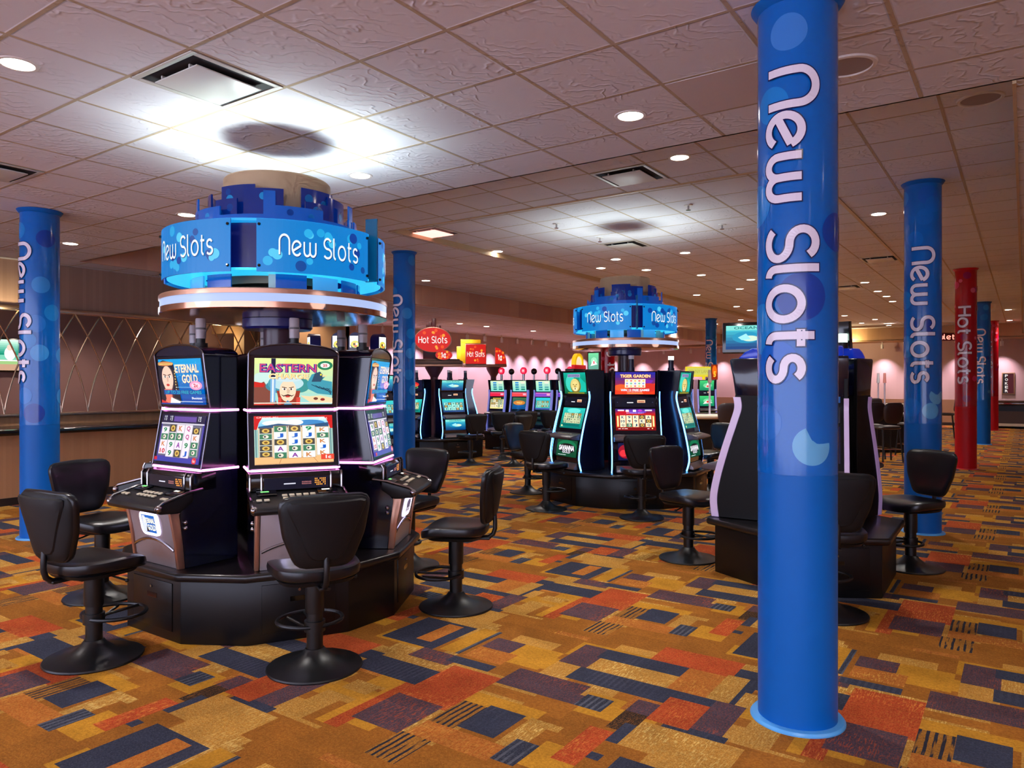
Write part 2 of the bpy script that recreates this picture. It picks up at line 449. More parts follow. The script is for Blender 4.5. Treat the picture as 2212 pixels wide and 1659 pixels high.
def carpet():
    R = random.Random(5)
    N, U = 64, .03015                       # one square repeat, half-dropped from column to column
    NX = NY = N
    MUS, ORA, BRN, RED, NAV, SLA, STR, GOL, DST, BLK = range(10)
    KEY = dict(M=MUS, O=ORA, B=BRN, R=RED, N=NAV, S=SLA, T=STR, G=GOL, D=DST, K=BLK)
    g = [[-1]*N for _ in range(N)]; tiles = []
    def paint(x, y, w, h, k):
        idx = len(tiles); tiles.append(k)
        for i in range(x, x+w):
            n = i//N
            for j in range(y, y+h): g[(j-n*N//2) % N][i % N] = idx
    paint(0, 0, N, N, BRN)
    for _ in range(60): paint(R.randrange(N), R.randrange(N), R.choice((8,10,14,18)), R.choice((5,6,8,10)), R.choice([ORA,BRN,GOL,MUS,BRN,GOL]))
    for it in CARPET.split():
        k, x, y, w, h = it.split(','); paint(int(x), int(y), int(w), int(h), KEY[k])
    # merge cells into rectangles
    rects = []; used = [[False]*NX for _ in range(NY)]
    for j in range(NY):
        for i in range(NX):
            if used[j][i]: continue
            w = 1
            while i+w < NX and not used[j][i+w] and g[j][i+w] == g[j][i]: w += 1
            h = 1
            while j+h < NY and all(g[j+h][i+q] == g[j][i] and not used[j+h][i+q] for q in range(w)): h += 1
            for q in range(h):
                for r in range(w): used[j+q][i+r] = True
            rects.append((i, j, w, h, tiles[g[j][i]], g[j][i]))
    pal = {MUS:((206,146,42),(184,118,30),0.), ORA:((184,102,38),(222,158,70),1.), BRN:((168,102,34),(190,130,46),0.), RED:((184,66,34),(226,134,60),1.),
           NAV:((54,58,76),(84,84,100),3.), SLA:((70,67,80),(160,80,60),1.), STR:((186,124,42),(46,46,58),2.), GOL:((190,130,46),(236,196,112),1.), DST:((48,52,68),(96,98,110),2.), BLK:((40,36,34),(150,96,40),1.)}
    jit = {}
    verts = []; faces = []; ca = []; cb = []; st = []
    P = N*U
    for tx in range(-7, 6):
        for ty in range(-6, 19):
            ox = -3.9+tx*P; oy = 1.0+ty*P+(tx % 2)*P/2
            if oy > 33.2 or ox > 6.1 or oy+P < -5.1 or ox+P < -16.2: continue
            for (i, j, w, h, k, idx) in rects:
                x0, y0 = ox+i*U, oy+j*U
                b_ = len(verts)
                verts += [(x0,y0,0),(x0+w*U,y0,0),(x0+w*U,y0+h*U,0),(x0,y0+h*U,0)]
                faces.append((b_,b_+1,b_+2,b_+3))
                if idx not in jit: jit[idx] = .88+.24*R.random()
                A, B, s = pal[k]; f = jit[idx]
                ca += [lin1(A[0])*f, lin1(A[1])*f, lin1(A[2])*f, 1.]*4; cb += list(lin(B))*4; st += [s]*4
    me = bpy.data.meshes.new('floor'); me.from_pydata(verts, [], faces)
    for nm, d in (('Col', ca), ('Accent', cb)):
        a = me.color_attributes.new(nm, 'FLOAT_COLOR', 'CORNER'); a.data.foreach_set('color', d)
    a = me.attributes.new('style', 'FLOAT', 'CORNER'); a.data.foreach_set('value', st)
    m = mat('patchwork_carpet', (150,90,30), .95, spec=.15); t = NT(m)
    p = t.pos(); A = t.attr('Col'); B = t.attr('Accent'); S = t.attr('style', 'Fac')
    fine = t.noise(p, 130., 2.)
    n0 = t.step(fine, .45, .62)
    dash = t.step(t.noise(t.scale(p, 95, 26, 1), 1., 1.), .58, .66)
    dash2 = t.step(t.noise(t.scale(p, 150, 14, 1), 1., 1.), .6, .64)
    big = t.step(t.noise(p, 2.3, 2.), .44, .62)
    dash = t.math('MULTIPLY', t.math('MAXIMUM', dash, dash2), t.math('ADD', .25, t.math('MULTIPLY', big, .75)))
    s = t.sep(p)
    wob = t.noise(t.scale(p, 6, 9, 1), 1., 2.)
    stripe = t.math('SINE', t.math('ADD', t.math('MULTIPLY', s[0], 190.), t.math('MULTIPLY', wob, 2.5)))
    stripe = t.math('MULTIPLY', t.step(stripe, .1, .35), t.step(t.noise(t.scale(p, 40, 5, 1), 1., 2.), .36, .48))
    is1 = t.math('COMPARE', S, 1., .4); is2 = t.math('COMPARE', S, 2., .4)
    is3 = t.math('COMPARE', S, 3., .4)
    f = t.math('ADD', t.math('MULTIPLY', is1, dash), t.math('MULTIPLY', is2, stripe))
    f = t.math('ADD', f, t.math('MULTIPLY', is3, t.math('MULTIPLY', stripe, t.math('MULTIPLY', big, .6))))
    f = t.math('MAXIMUM', f, t.math('MULTIPLY', n0, .45))
    c = t.mix(f, A, B)
    c = t.mix(t.math('MULTIPLY', t.step(t.noise(p, 60., 3.), .35, .7), .35), c, t.mix(1., c, lin((120,105,95)), 'MULTIPLY'))
    hv = t.math('ADD', .60, t.math('MULTIPLY', t.noise(p, 5.5, 2.), .52))
    c = t.mix(1., c, t.node('ShaderNodeCombineColor', {0: hv, 1: hv, 2: hv}), 'MULTIPLY')
    t.base(c); t.bump(fine, .35, .006)
    me.materials.append(m)
    o = bpy.data.objects.new('floor', me); COL.objects.link(o); o['kind'] = 'structure'
carpet()
# ================================================================ wrapped columns
RC = .1812
BLUE = dict(base=(0,100,190), dots=[((24,142,216),.9),((60,160,224),.7),((4,120,208),1.),((6,70,166),.6)], ring=(84,164,228), edge=(14,20,80), shaft=(0,94,180))
REDS = dict(base=(176,10,26), dots=[((214,50,90),.8),((150,12,70),.8),((224,90,120),.6)], ring=(196,40,50), edge=(60,4,10), shaft=(190,16,28))
def on_col(az, z, r=RC): return (r*math.cos(az), r*math.sin(az), z)
def col_disc(mb, az, z, R, c, r, bite=None):
    n, k = 36, 8; vs = [on_col(az, z, r)]; fs = []
    def rr(th):
        if bite is None: return R
        bx, by, br = bite                        # a bite taken out by another circle
        d = R
        for q in range(24):
            x, y = d*math.cos(th), d*math.sin(th)
            if (x-bx)**2+(y-by)**2 < br*br: d -= R/24
        return max(d, R*.1)
    for j in range(1, k+1):
        for i in range(n):
            th = 2*pi*i/n; q = rr(th)*j/k
            vs.append(on_col(az+q*math.cos(th)/RC, z+q*math.sin(th), r))
    for i in range(n): fs.append((0, 1+i, 1+(i+1)%n))
    for j in range(k-1):
        for i in range(n):
            a = 1+j*n+i; b = 1+j*n+(i+1)%n; fs.append((a, a+n, b+n, b))
    mb.add(vs, fs, 0, lin(c))
def column(x, y, ztop, sch, text, base_az, label, seed, discs=(), zw=1.18, up=False, group='wrapped columns standing in two rows'):
    """base_az: world bearing of the lettering's base line; letters run down the shaft (up=True: up it)"""
    R = random.Random(seed)
    t = thing('wrapped_column', label, 'column', (x,y,0), 0, group)
    ck = 'blue' if sch is BLUE else 'red'
    b = MB(); b.lathe([(RC-.002,.0),(RC-.002,ztop)], 64)
    b.build('shaft', mat(ck+'_column_paint', sch['shaft'], .42, spec=.25), t)
    b = MB(); b.lathe([(RC-.003,0),(RC+.034,0),(RC+.034,.006),(RC+.026,.016),(RC-.003,.018)], 64)
    b.build('base_ring', mat(ck+'_column_ring', sch['ring'], .35), t)
    b = MB(); b.lathe([(RC-.003,ztop-.04),(RC+.008,ztop-.035),(RC+.03,ztop-.003),(RC-.003,ztop-.001)], 64)
    b.build('top_collar', mat(ck+'_column_paint', sch['shaft'], .42, spec=.25), t)
    b = MB(); b.lathe([(RC-.002,zw),(RC,zw),(RC,ztop-.04)], 96, 0, c=lin(sch['base']))
    lay = RC+.0003
    for az, z, rr, c, *bite in discs:
        lay += .0003; col_disc(b, az, z, rr, c, lay, bite[0] if bite else None)
    if not discs:
        for i in range(34):
            top = R.random() < .55
            z = R.uniform(ztop-.75, ztop-.12) if top else R.uniform(zw+.12, zw+1.4)
            c, w = R.choice(sch['dots']); lay += .0002
            col_disc(b, R.uniform(0, 2*pi), z, R.uniform(.05,.09)*w, c, lay)
    w = b.build('printed_wrap', PRINT, t, recalc=False)
    # lettering
    L, xh, z0 = 1.42, .148, 3.04
    _, W = layout(text); su = L/W
    for k, (wd, c, dr) in enumerate(((.152, sch['edge'], .0080), (.116, (236,226,240), .0086))):
        b = MB()
        if up: f = lambda u, v: on_col(base_az-v*xh/RC, z0-L+u*su, RC+dr)
        else: f = lambda u, v: on_col(base_az+v*xh/RC, z0-u*su, RC+dr)
        letters(b, text, f, wd, lin(c), ext=.035 if k == 0 else 0)
        if k == 0: lo = b
        else:
            lo.add(b.v, b.f); lo.c = lo.c[:len(lo.c)-len(b.f)]+b.c
            lo.build('lettering', PRINT, w, recalc=False, smooth=False)
    return t
def bear(x, y):                    # bearing from a point towards the camera
    return math.atan2(-y, -x)
def cb(x, y, deg): return bear(x, y)+rad(deg)
X1, X2 = -.91, -8.45
def dsc(x, y, s, z, R, c, *b):     # disc placed by its sideways position on the visible face (-1..1)
    return (bear(x,y)+math.asin(s), z, R, c, *b)
L1, L2, D1 = (46,140,218), (20,128,210), (8,60,160)
a = (-.896, 3.69)
column(*a, ZA, BLUE, 'New Slots', cb(*a,-41), 'tall blue column reading New Slots, nearest of all, before the black slot pod', 1,
    [dsc(*a,-.22,3.22,.085,(58,128,210)), dsc(*a,-.62,2.90,.085,L2), dsc(*a,-.75,1.42,.085,(26,110,200)), dsc(*a,.36,1.315,.088,(96,168,214),(.05,.085,.075)),
     dsc(*a,-.95,2.45,.1,L2), dsc(*a,-.86,1.86,.12,L2), dsc(*a,.1,2.0,.11,D1), dsc(*a,.9,2.3,.09,D1), dsc(*a,-.5,1.7,.1,(10,100,205))])
a = (-.903, 9.08)
column(*a, ZB, BLUE, 'New Slots', cb(*a,-33), 'blue column reading New Slots with a black stool in front of its foot', 2,
    [dsc(*a,.3,3.6,.1,(10,96,196)), dsc(*a,.55,3.5,.085,(10,104,200)), dsc(*a,.1,3.37,.085,(4,106,200)), dsc(*a,-.42,3.14,.085,(2,110,205)), dsc(*a,-.95,3.6,.08,L2),
     dsc(*a,.72,1.47,.085,(100,180,226),(.0,.09,.07)), dsc(*a,.42,1.315,.085,(88,172,226)), dsc(*a,-.9,2.5,.1,L2), dsc(*a,-.85,2.0,.12,L2), dsc(*a,-.6,1.35,.1,(10,110,205)), dsc(*a,0,2.2,.1,D1)])
a = (-.91, 16.33)
column(*a, ZB, REDS, 'Hot Slots', cb(*a,-40), 'red column reading Hot Slots beside the blue column with the stool', 3)
a = (-.91, 23.2)
column(*a, ZB, BLUE, 'New Slots', cb(*a,-48), 'slim far blue column reading New Slots between two red columns', 4)
a = (-.91, 30.3)
column(*a, ZB, REDS, 'Hot Slots', cb(*a,-70), 'farthest red column reading Hot Slots, half hidden by the far blue column', 5)
a = (-8.476, 3.53)
column(*a, ZA, BLUE, 'New Slots', cb(*a,-94), 'blue column reading New Slots in front of the metal lattice', 6,
    [dsc(*a,.05,2.62,.085,L1), dsc(*a,.62,2.34,.085,L2), dsc(*a,-.2,2.22,.09,(30,116,205)), dsc(*a,-.02,1.92,.085,(50,146,220)), dsc(*a,.97,1.9,.08,L1), dsc(*a,-.6,2.05,.085,L2),
     dsc(*a,-.75,1.48,.085,(16,116,206)), dsc(*a,-.95,3.18,.085,L2), dsc(*a,.98,1.47,.08,L1), dsc(*a,-.3,1.3,.1,D1), dsc(*a,.3,3.1,.09,D1)])
a = (-8.40, 8.98)
column(*a, ZB, BLUE, 'New Slots', cb(*a,-78), 'blue column reading New Slots just behind the nearest slot carousel', 7,
    [dsc(*a,.72,3.62,.085,L2), dsc(*a,.25,2.75,.09,L1), dsc(*a,.6,2.42,.085,L2), dsc(*a,.55,2.1,.085,L1), dsc(*a,.4,1.75,.085,L2), dsc(*a,.8,1.5,.085,L1), dsc(*a,.9,2.2,.085,L1), dsc(*a,-.9,3.1,.085,L2)])
a = (-8.45, 16.3)
column(*a, ZB, REDS, 'Hot Slots', cb(*a,62), 'red column seen behind the pole of the farther slot carousel', 8, up=True)
a = (-8.55, 23.9)
column(*a, ZB, BLUE, 'New Slots', cb(*a,-52), 'far blue column reading New Slots right of the farther slot carousel', 9)
# ================================================================ artwork on the screens
def stage(a, base, y0, y1):
    pass
SYM = [('J',(20,90,190)),('K',(196,120,60)),('10',(190,20,40)),('A',(130,40,150)),('9',(0,130,70)),('Q',(180,60,130))]
def reels(a, x0, x1, y0, y1, n, rows, bg, gapc, seed, stagger=0., col=None):
    R = random.Random(seed); w = (x1-x0)/n
    for i in range(n):
        s = stagger*(1 if i in (0, n-1) else 0)
        a.rect(x0+i*w+.004, y0+s, x0+(i+1)*w-.004, y1-s, gapc)
        a.rect(x0+i*w+.010, y0+s+.008, x0+(i+1)*w-.010, y1-s-.008, bg)
        h = (y1-y0-2*s)/rows
        for j in range(rows):
            cy = y0+s+(j+.5)*h; cx = x0+(i+.5)*w
            q = R.random()
            if q < .62:
                t, c = R.choice(SYM); c = col or c
                tw = w*.22 if len(t) == 1 else w*.32
                a.text(t, cx-tw, cy-h*.33, cx+tw, cy+h*.33, c, .03)
            elif q < .8:
                a.rect(cx-w*.42, cy-h*.46, cx+w*.42, cy+h*.46, (70,66,60)); a.ell(cx, cy, w*.26, h*.36, (214,180,90)); a.ell(cx, cy, w*.13, h*.18, (120,80,30))
            else:
                a.rect(cx-w*.42, cy-h*.44, cx+w*.42, cy+h*.44, (60,120,90)); a.ell(cx, cy, w*.2, h*.3, (230,220,200)); a.ell(cx-.01, cy, w*.08, h*.14, (40,40,60))
def face(a, cx, cy, s, asp, skin, dark, fem):
    """generic drawn face; s = half height"""
    w = s*.74*asp
    a.ell(cx, cy, w, s, skin)
    a.ell(cx, cy-s*.45, w*.8, s*.62, skin)
    for q in (-1, 1):
        a.ell(cx+q*w*.42, cy+s*.12, w*.24, s*.10, (250,246,240)); a.ell(cx+q*w*.40, cy+s*.12, w*.11, s*.10, dark)
        a.poly([(cx+q*w*.12,cy+s*.26),(cx+q*w*.72,cy+s*.36),(cx+q*w*.70,cy+s*.28),(cx+q*w*.12,cy+s*.20)], dark)
    a.poly([(cx-.02*asp,cy+s*.15),(cx+.05*asp,cy+s*.1),(cx+w*.2,cy-s*.28),(cx-w*.12,cy-s*.30)], tuple(int(v*.86) for v in skin))
    a.ell(cx, cy-s*.56, w*.30, s*.10, (190,60,56))
    if not fem:
        for q in (-1, 1): a.poly([(cx,cy-s*.36),(cx+q*w*.5,cy-s*.48),(cx+q*w*.86,cy-s*.36),(cx+q*w*.5,cy-s*.58),(cx,cy-s*.47)], dark)
def art_warrior():
    a = Art((206,226,196)); a.grad(0,0,1,1,(150,205,200),(214,226,150))
    a.ell(.62,.9,.25,.18,(216,222,130)); a.ell(.12,.45,.2,.25,(190,220,214))
    a.poly([(0,0),(0,.40),(.12,.50),(.2,.30),(.3,0)], (124,70,60)); a.poly([(0,.38),(0,.50),(.13,.46),(.12,.38)], (196,40,36))
    a.ell(.42,.40,.28,.17,(60,130,150)); a.ell(.27,.46,.10,.14,(70,150,166)); a.ell(.58,.42,.12,.16,(52,140,140))
    a.ell(.42,.46,.2,.15,(176,210,216)); a.poly([(.28,.30),(.32,.0),(.55,.0),(.58,.30)], (150,54,40))
    face(a, .42, .31, .23, .62, (238,206,176), (50,30,30), False)
    a.ell(.42,.555,.17,.06,(190,214,220))
    a.poly([(.37,0),(.42,.1),(.48,0)], (70,130,170)); a.rects([(.30,0,.34,.16),(.53,0,.58,.16)], (206,70,60))
    a.poly([(.2,.06),(.265,.06),(.265,.58),(.2,.58)], (120,170,210)); a.rect(.222,.06,.24,.58,(226,240,250)); a.rect(.185,.56,.28,.60,(214,220,226)); a.rect(.205,.6,.26,1.,(16,28,60))
    a.poly([(.66,.46),(.72,.66),(.82,.72),(.90,.62),(.86,.54),(.99,.50),(1,.2),(.8,.24),(.68,.34)], (58,146,166)); a.poly([(.72,.5),(.76,.68),(.83,.72),(.88,.62),(.84,.5)], (40,72,96))
    a.poly([(.86,.66),(.93,.63),(.86,.60)], (220,206,150)); a.ell(.84,.655,.012,.02,(250,220,60))
    for i in range(5): a.line([(.72+.05*i,.44-.02*i),(.82+.04*i,.36-.02*i),(.97,.34-.03*i)], .006, (16,60,84))
    a.poly([(.58,.2),(.7,.06),(1,.02),(1,.14),(.84,.2),(.7,.18)], (230,204,160)); a.ell(.78,.13,.03,.03,(110,60,50)); a.ell(.87,.11,.03,.03,(140,40,40))
    a.rect(0,.03,1,.05,(230,220,200)); a.rect(.0,.0,.25,.03,(200,60,50))
    a.text('EASTERN', .06,.70,.78,.89,(70,50,150),.06,(30,20,70)); a.text('EASTERN', .065,.705,.775,.885,(206,70,110),.0)
    a.text('CHARGE', .17,.56,.68,.68,(250,236,200),.05,(120,60,20)); a.text('CHARGE', .175,.565,.675,.675,(236,190,110),.0)
    a.ell(.89,.86,.10,.10,(30,120,84)); a.ell(.89,.86,.062,.055,(226,240,226)); a.text('25',.86,.83,.92,.89,(196,20,70),.04)
    return a
def art_warrior_reels():
    a = Art((240,226,190)); a.grad(.05,.78,.95,1,(120,190,230),(220,240,250)); a.ell(.3,.85,.2,.06,(240,250,255)); a.ell(.7,.84,.2,.07,(60,130,190)); a.ell(.5,.86,.12,.06,(230,244,252))
    a.poly([(.05,.78),(.3,.84),(.6,.79),(.95,.85),(.95,.76),(.05,.75)], (40,80,120))
    a.poly([(0,.72),(0,1),(.12,1),(.06,.86),(.03,.70)], (196,30,30)); a.poly([(1,.72),(1,1),(.88,1),(.94,.86),(.97,.70)], (196,30,30)); a.rect(.0,.965,1,1,(200,40,36))
    a.text('CREDIT 901',.03,.955,.3,.985,(255,240,230)); a.text('WIN 0',.82,.90,.93,.955,(255,255,250))
    a.rects([(.0,.15,.05,.72),(.95,.15,1,.72)], (150,186,176)); a.rects([(.015,.15,.025,.72),(.965,.15,.975,.72)], (60,110,120))
    a.rect(0,0,1,.15,(226,178,120)); a.line([(.3,0),(.34,.15)],.004,(180,120,70)); a.line([(.8,0),(.72,.15)],.004,(180,120,70)); a.rect(0,0,1,.012,(180,130,90))
    reels(a,.05,.95,.11,.79,5,5,(226,240,236),(180,120,60),5,.04)
    a.rect(.83,.06,1,.17,(216,70,50)); a.text('1c',.89,.08,.96,.15,(255,250,250),.03)
    return a
def art_queen(mir=False):
    a = Art((0,110,190)); a.grad(0,0,1,1,(0,70,160),(0,150,214))
    for i in range(14): a.ell(.35+.6*((i*37)%17)/17, .3+.65*((i*53)%19)/19, .006, .006, (190,230,250))
    a.poly([(.0,.0),(.0,.92),(.12,.98),(.36,.92),(.42,.5),(.46,.05),(.4,0)], (24,30,46)); a.ell(.17,.9,.2,.05,(206,150,90)); a.rects([(.05,.86,.34,.93)], (190,110,70))
    for i in range(9): a.ell(.06+.034*i,.895,.012,.02,(240,210,120))
    face(a, .2, .58, .27, .66, (244,196,176), (40,20,30), True)
    a.poly([(.1,.34),(.12,.12),(.06,0),(.40,0),(.27,.16),(.28,.34)], (226,120,100)); a.poly([(.0,0),(.0,.1),(.12,.05),(.2,0)], (200,50,50)); a.poly([(.24,.16),(.46,.06),(.42,0),(.2,0)], (226,226,226))
    for i in range(9): a.ell(.40-.006*(i%2),.74-.06*i,.012,.018,(224,190,110))
    a.text('ETERNAL',.42,.70,.96,.88,(250,226,196),.03,(150,50,40)); a.text('GOLD',.56,.47,.92,.66,(250,226,196),.03,(150,50,40))
    a.ell(.86,.42,.14,.10,(236,150,190)); a.ell(.86,.42,.1,.06,(250,200,220)); a.text('2c',.81,.38,.91,.46,(190,40,60),.03); a.rect(.4,.375,.76,.385,(120,180,220))
    a.rect(.10,.22,.98,.32,(0,70,150)); a.text('UP TO 20 FREE GAMES',.14,.235,.97,.305,(30,190,200),.0)
    a.text('Shootout',.74,.12,.97,.17,(240,244,250),.02); a.rect(.4,.06,.98,.07,(230,240,250)); a.rect(0,0,1,.03,(0,60,140))
    return a
def art_queen_reels():
    a = Art((70,60,150)); a.rect(0,.83,1,1,(26,24,60)); a.rect(.28,.86,.8,.97,(96,70,150))
    for x in (.08,.22,.88): a.text('12',x-.03,.88,x+.03,.93,(240,240,250)); a.text('10',x-.03,.94,x+.03,.98,(240,240,250))
    a.rect(0,.80,1,.83,(206,200,214)); a.rect(.03,.12,.97,.80,(96,96,116))
    reels(a,.03,.97,.10,.80,5,4,(232,220,232),(150,140,160),9,.05)
    a.rect(0,0,1,.09,(56,60,160)); a.rect(.0,.02,.07,.09,(190,30,50)); a.ell(.93,.06,.05,.07,(210,40,50)); a.text('1c',.905,.03,.955,.09,(255,240,240),.02)
    return a
def art_badge(kind):
    a = Art((238,240,255))
    if kind == 'queen':
        a.rect(.08,.06,.94,.94,(0,86,170)); a.poly([(.08,.06),(.12,.9),(.3,.9),(.4,.5),(.36,.1)], (190,196,206)); a.poly([(.3,.1),(.36,.4),(.5,.1)], (20,26,50))
        a.text('ETERNAL',.24,.54,.93,.80,(255,244,206),.03,(10,30,80)); a.text('GOLD',.42,.18,.93,.48,(255,244,206),.03,(10,30,80))
    elif kind == 'warrior':
        a.rect(.10,.10,.90,.90,(226,220,206)); a.ell(.5,.55,.26,.3,(90,80,90)); a.ell(.5,.5,.17,.24,(226,190,160)); a.text('EASTERN',.12,.16,.88,.34,(150,30,70),.03)
    else:
        a.rect(.10,.10,.90,.90,(196,190,206)); a.ell(.5,.6,.3,.24,(60,60,90)); a.text('GOLD',.2,.2,.8,.45,(40,30,60),.03)
    return a
def art_lion():
    a = Art((10,110,90)); a.grad(0,0,1,1,(0,96,60),(10,160,140)); a.ell(.3,.5,.22,.4,(60,200,180)); a.poly([(.66,.1),(.98,.1),(.98,.5),(.72,.8)], (20,180,160))
    a.ell(.52,.38,.24,.34,(120,110,50)); a.ell(.5,.42,.2,.30,(214,196,120)); a.ell(.5,.36,.13,.24,(226,206,130)); a.ell(.5,.26,.09,.10,(236,226,176))
    for q in (-1,1): a.ell(.5+q*.07,.44,.03,.02,(90,70,20)); a.poly([(.5,.3),(.5+q*.03,.46),(.5+q*.06,.3)], (170,140,60))
    a.ell(.5,.24,.035,.025,(70,50,30)); a.rect(.2,.78,.76,.93,(150,150,190)); a.text('SAVANNA',.22,.8,.74,.91,(70,70,120),.02)
    a.rect(.15,.02,.9,.07,(150,140,40)); a.rect(0,0,1,.02,(20,50,40))
    return a
def art_lion_reels():
    a = Art((0,130,120)); a.grad(0,0,1,1,(0,120,110),(40,190,180)); a.ell(.5,.86,.3,.12,(100,220,210))
    reels(a,.10,.90,.24,.74,5,4,(206,214,170),(150,160,110),15,0.,(84,88,70)); a.rect(.1,.1,.9,.2,(0,100,96)); a.ell(.12,.1,.04,.05,(210,230,160))
    return a
def art_lion_badge():
    a = Art((0,70,44)); a.ell(.5,.6,.48,.4,(0,110,70)); a.ell(.5,.5,.42,.3,(10,10,16)); a.text('SAVANNA',.12,.36,.88,.68,(236,232,240),.05,(70,40,90)); a.text('GOLD',.3,.2,.7,.36,(226,226,236),.03); a.rect(.1,.08,.5,.11,(220,230,230))
    return a
def art_tiger():
    a = Art((60,20,110)); a.grad(0,0,1,1,(220,40,30),(40,40,150)); a.poly([(0,0),(0,.42),(.2,.36),(.42,.2),(.7,.3),(.9,.42),(1,.5),(1,0)], (226,60,30)); a.ell(.15,.3,.18,.15,(236,90,40)); a.ell(.85,.3,.18,.2,(206,50,40)); a.poly([(.72,.7),(.96,.62),(.9,.5),(.75,.5)], (120,40,160))
    a.rect(.24,.30,.76,.69,(236,190,90))
    for i in range(5): a.rect(.25+.102*i,.31,.345+.102*i,.68,(250,244,226))
    for i in range(5):
        for j in range(3): a.ell(.297+.102*i,.37+.12*j,.03,.045,[(226,120,110),(120,190,150),(230,190,110),(150,150,210)][(i*2+j*3)%4])
    a.text('TIGER GARDEN',.12,.75,.88,.90,(255,176,60),.05,(150,20,20)); a.text('TIGER GARDEN',.125,.765,.875,.885,(255,236,190),.0)
    a.text('WIN 12 FREE GAMES',.14,.145,.86,.245,(250,244,250),.03,(30,40,110)); a.text('ANY SIX SCATTER',.3,.09,.68,.13,(250,230,210)); a.rect(.3,.03,.7,.055,(236,170,90))
    return a
def art_tiger_reels():
    a = Art((170,16,20)); a.grad(0,.72,1,1,(200,30,30),(60,30,130)); a.ell(.5,.86,.28,.09,(110,60,180)); a.ell(.2,.8,.16,.12,(190,20,40))
    a.rects([(.06,.9,.22,.96),(.74,.9,.92,.96),(.26,.86,.34,.96),(.44,.86,.52,.96)], (236,226,240)); a.text('BONUS 4521',.28,.78,.70,.83,(206,180,250)); a.ell(.62,.92,.05,.05,(190,60,190))
    a.rects([(.03,.16,.08,.68),(.92,.16,.97,.68)], (240,180,90)); a.rects([(.04,.2,.07,.64),(.93,.2,.96,.64)], (255,236,170))
    reels(a,.10,.90,.14,.70,5,3,(246,232,190),(150,90,40),21,0.,(40,70,110)); a.rect(0,0,1,.12,(120,10,16)); a.rects([(.06,.05,.12,.08),(.15,.05,.19,.08),(.21,.05,.29,.08),(.78,.05,.83,.08)], (255,220,210)); a.rect(.89,.05,.92,.11,(255,200,120))
    return a
def art_tiger_badge():
    a = Art((16,20,60)); a.ell(.2,.5,.2,.4,(150,20,40)); a.ell(.14,.4,.1,.2,(220,50,60)); a.text('TIGER',.4,.4,.9,.7,(250,200,120),.04)
    return a
def art_sea(top):
    a = Art((0,120,150)); a.grad(0,0,1,1,(0,60,120),(70,200,210))
    if top: a.ell(.5,.5,.34,.24,(20,140,180)); a.ell(.6,.45,.2,.12,(200,226,200)); a.poly([(.3,.5),(.5,.66),(.62,.42),(.4,.38)], (150,220,230)); a.rect(0,.8,1,1,(120,210,200)); a.text('OCEAN',.2,.84,.8,.96,(20,110,110),.02)
    else: reels(a,.06,.94,.14,.74,5,3,(150,226,206),(40,140,150),31,0.,(10,60,90)); a.rect(0,.8,1,1,(40,190,190))
    return a
def art_pay(band):
    a = Art((150,214,190)); a.grad(0,0,1,1,(120,206,190),(196,226,190))
    for j in range(4):
        a.rect(.2,.12+.21*j,.46,.26+.21*j,[(20,110,110),(30,120,150),(20,110,170),(40,130,200)][j]); a.rect(.62,.12+.21*j,.9,.26+.21*j,[(30,120,100),(80,150,150),(150,190,180),(226,214,200)][j])
    a.rect(.05,.93,.95,.98,(226,226,190))
    return a
def art_bank_reels(k):
    if k == 1:
        a = Art((10,60,110)); a.grad(0,0,1,1,(10,70,130),(60,100,60)); a.ell(.5,.55,.44,.2,(196,120,40)); a.rect(.1,.2,.9,.34,(10,80,150)); a.text('WILD',.3,.48,.72,.62,(250,200,90),.03); return a
    if k == 2:
        a = Art((60,170,170)); reels(a,.06,.94,.2,.74,5,3,(150,206,180),(60,150,150),41,0.,(20,80,100)); a.rect(0,.82,1,1,(40,190,210)); a.rect(0,0,1,.12,(60,60,150)); return a
    a = Art((226,214,130)); a.rect(0,.82,1,1,(30,40,30)); reels(a,.04,.96,.1,.8,5,3,(236,226,196),(190,170,90),43,0.,(90,60,30)); a.text('BONUS',.2,.85,.8,.96,(240,210,80),.02); return a
def art_red():
    a = Art((14,14,40)); a.ell(.45,.6,.4,.3,(200,30,30)); a.ell(.5,.5,.3,.2,(230,80,50)); a.text('RED',.2,.2,.8,.4,(90,160,90),.03); return a
def art_green(k):
    a = Art((20,150,80)); a.grad(0,0,1,1,(10,130,90),(60,190,110)); a.ell(.55,.5,.3,.24,(120,206,150)); a.poly([(.4,.3),(.55,.8),(.75,.3)] if k else [(.2,.2),(.5,.6),(.9,.3)], (220,226,214)); a.ell(.55,.42,.08,.1,(214,60,50)); return a

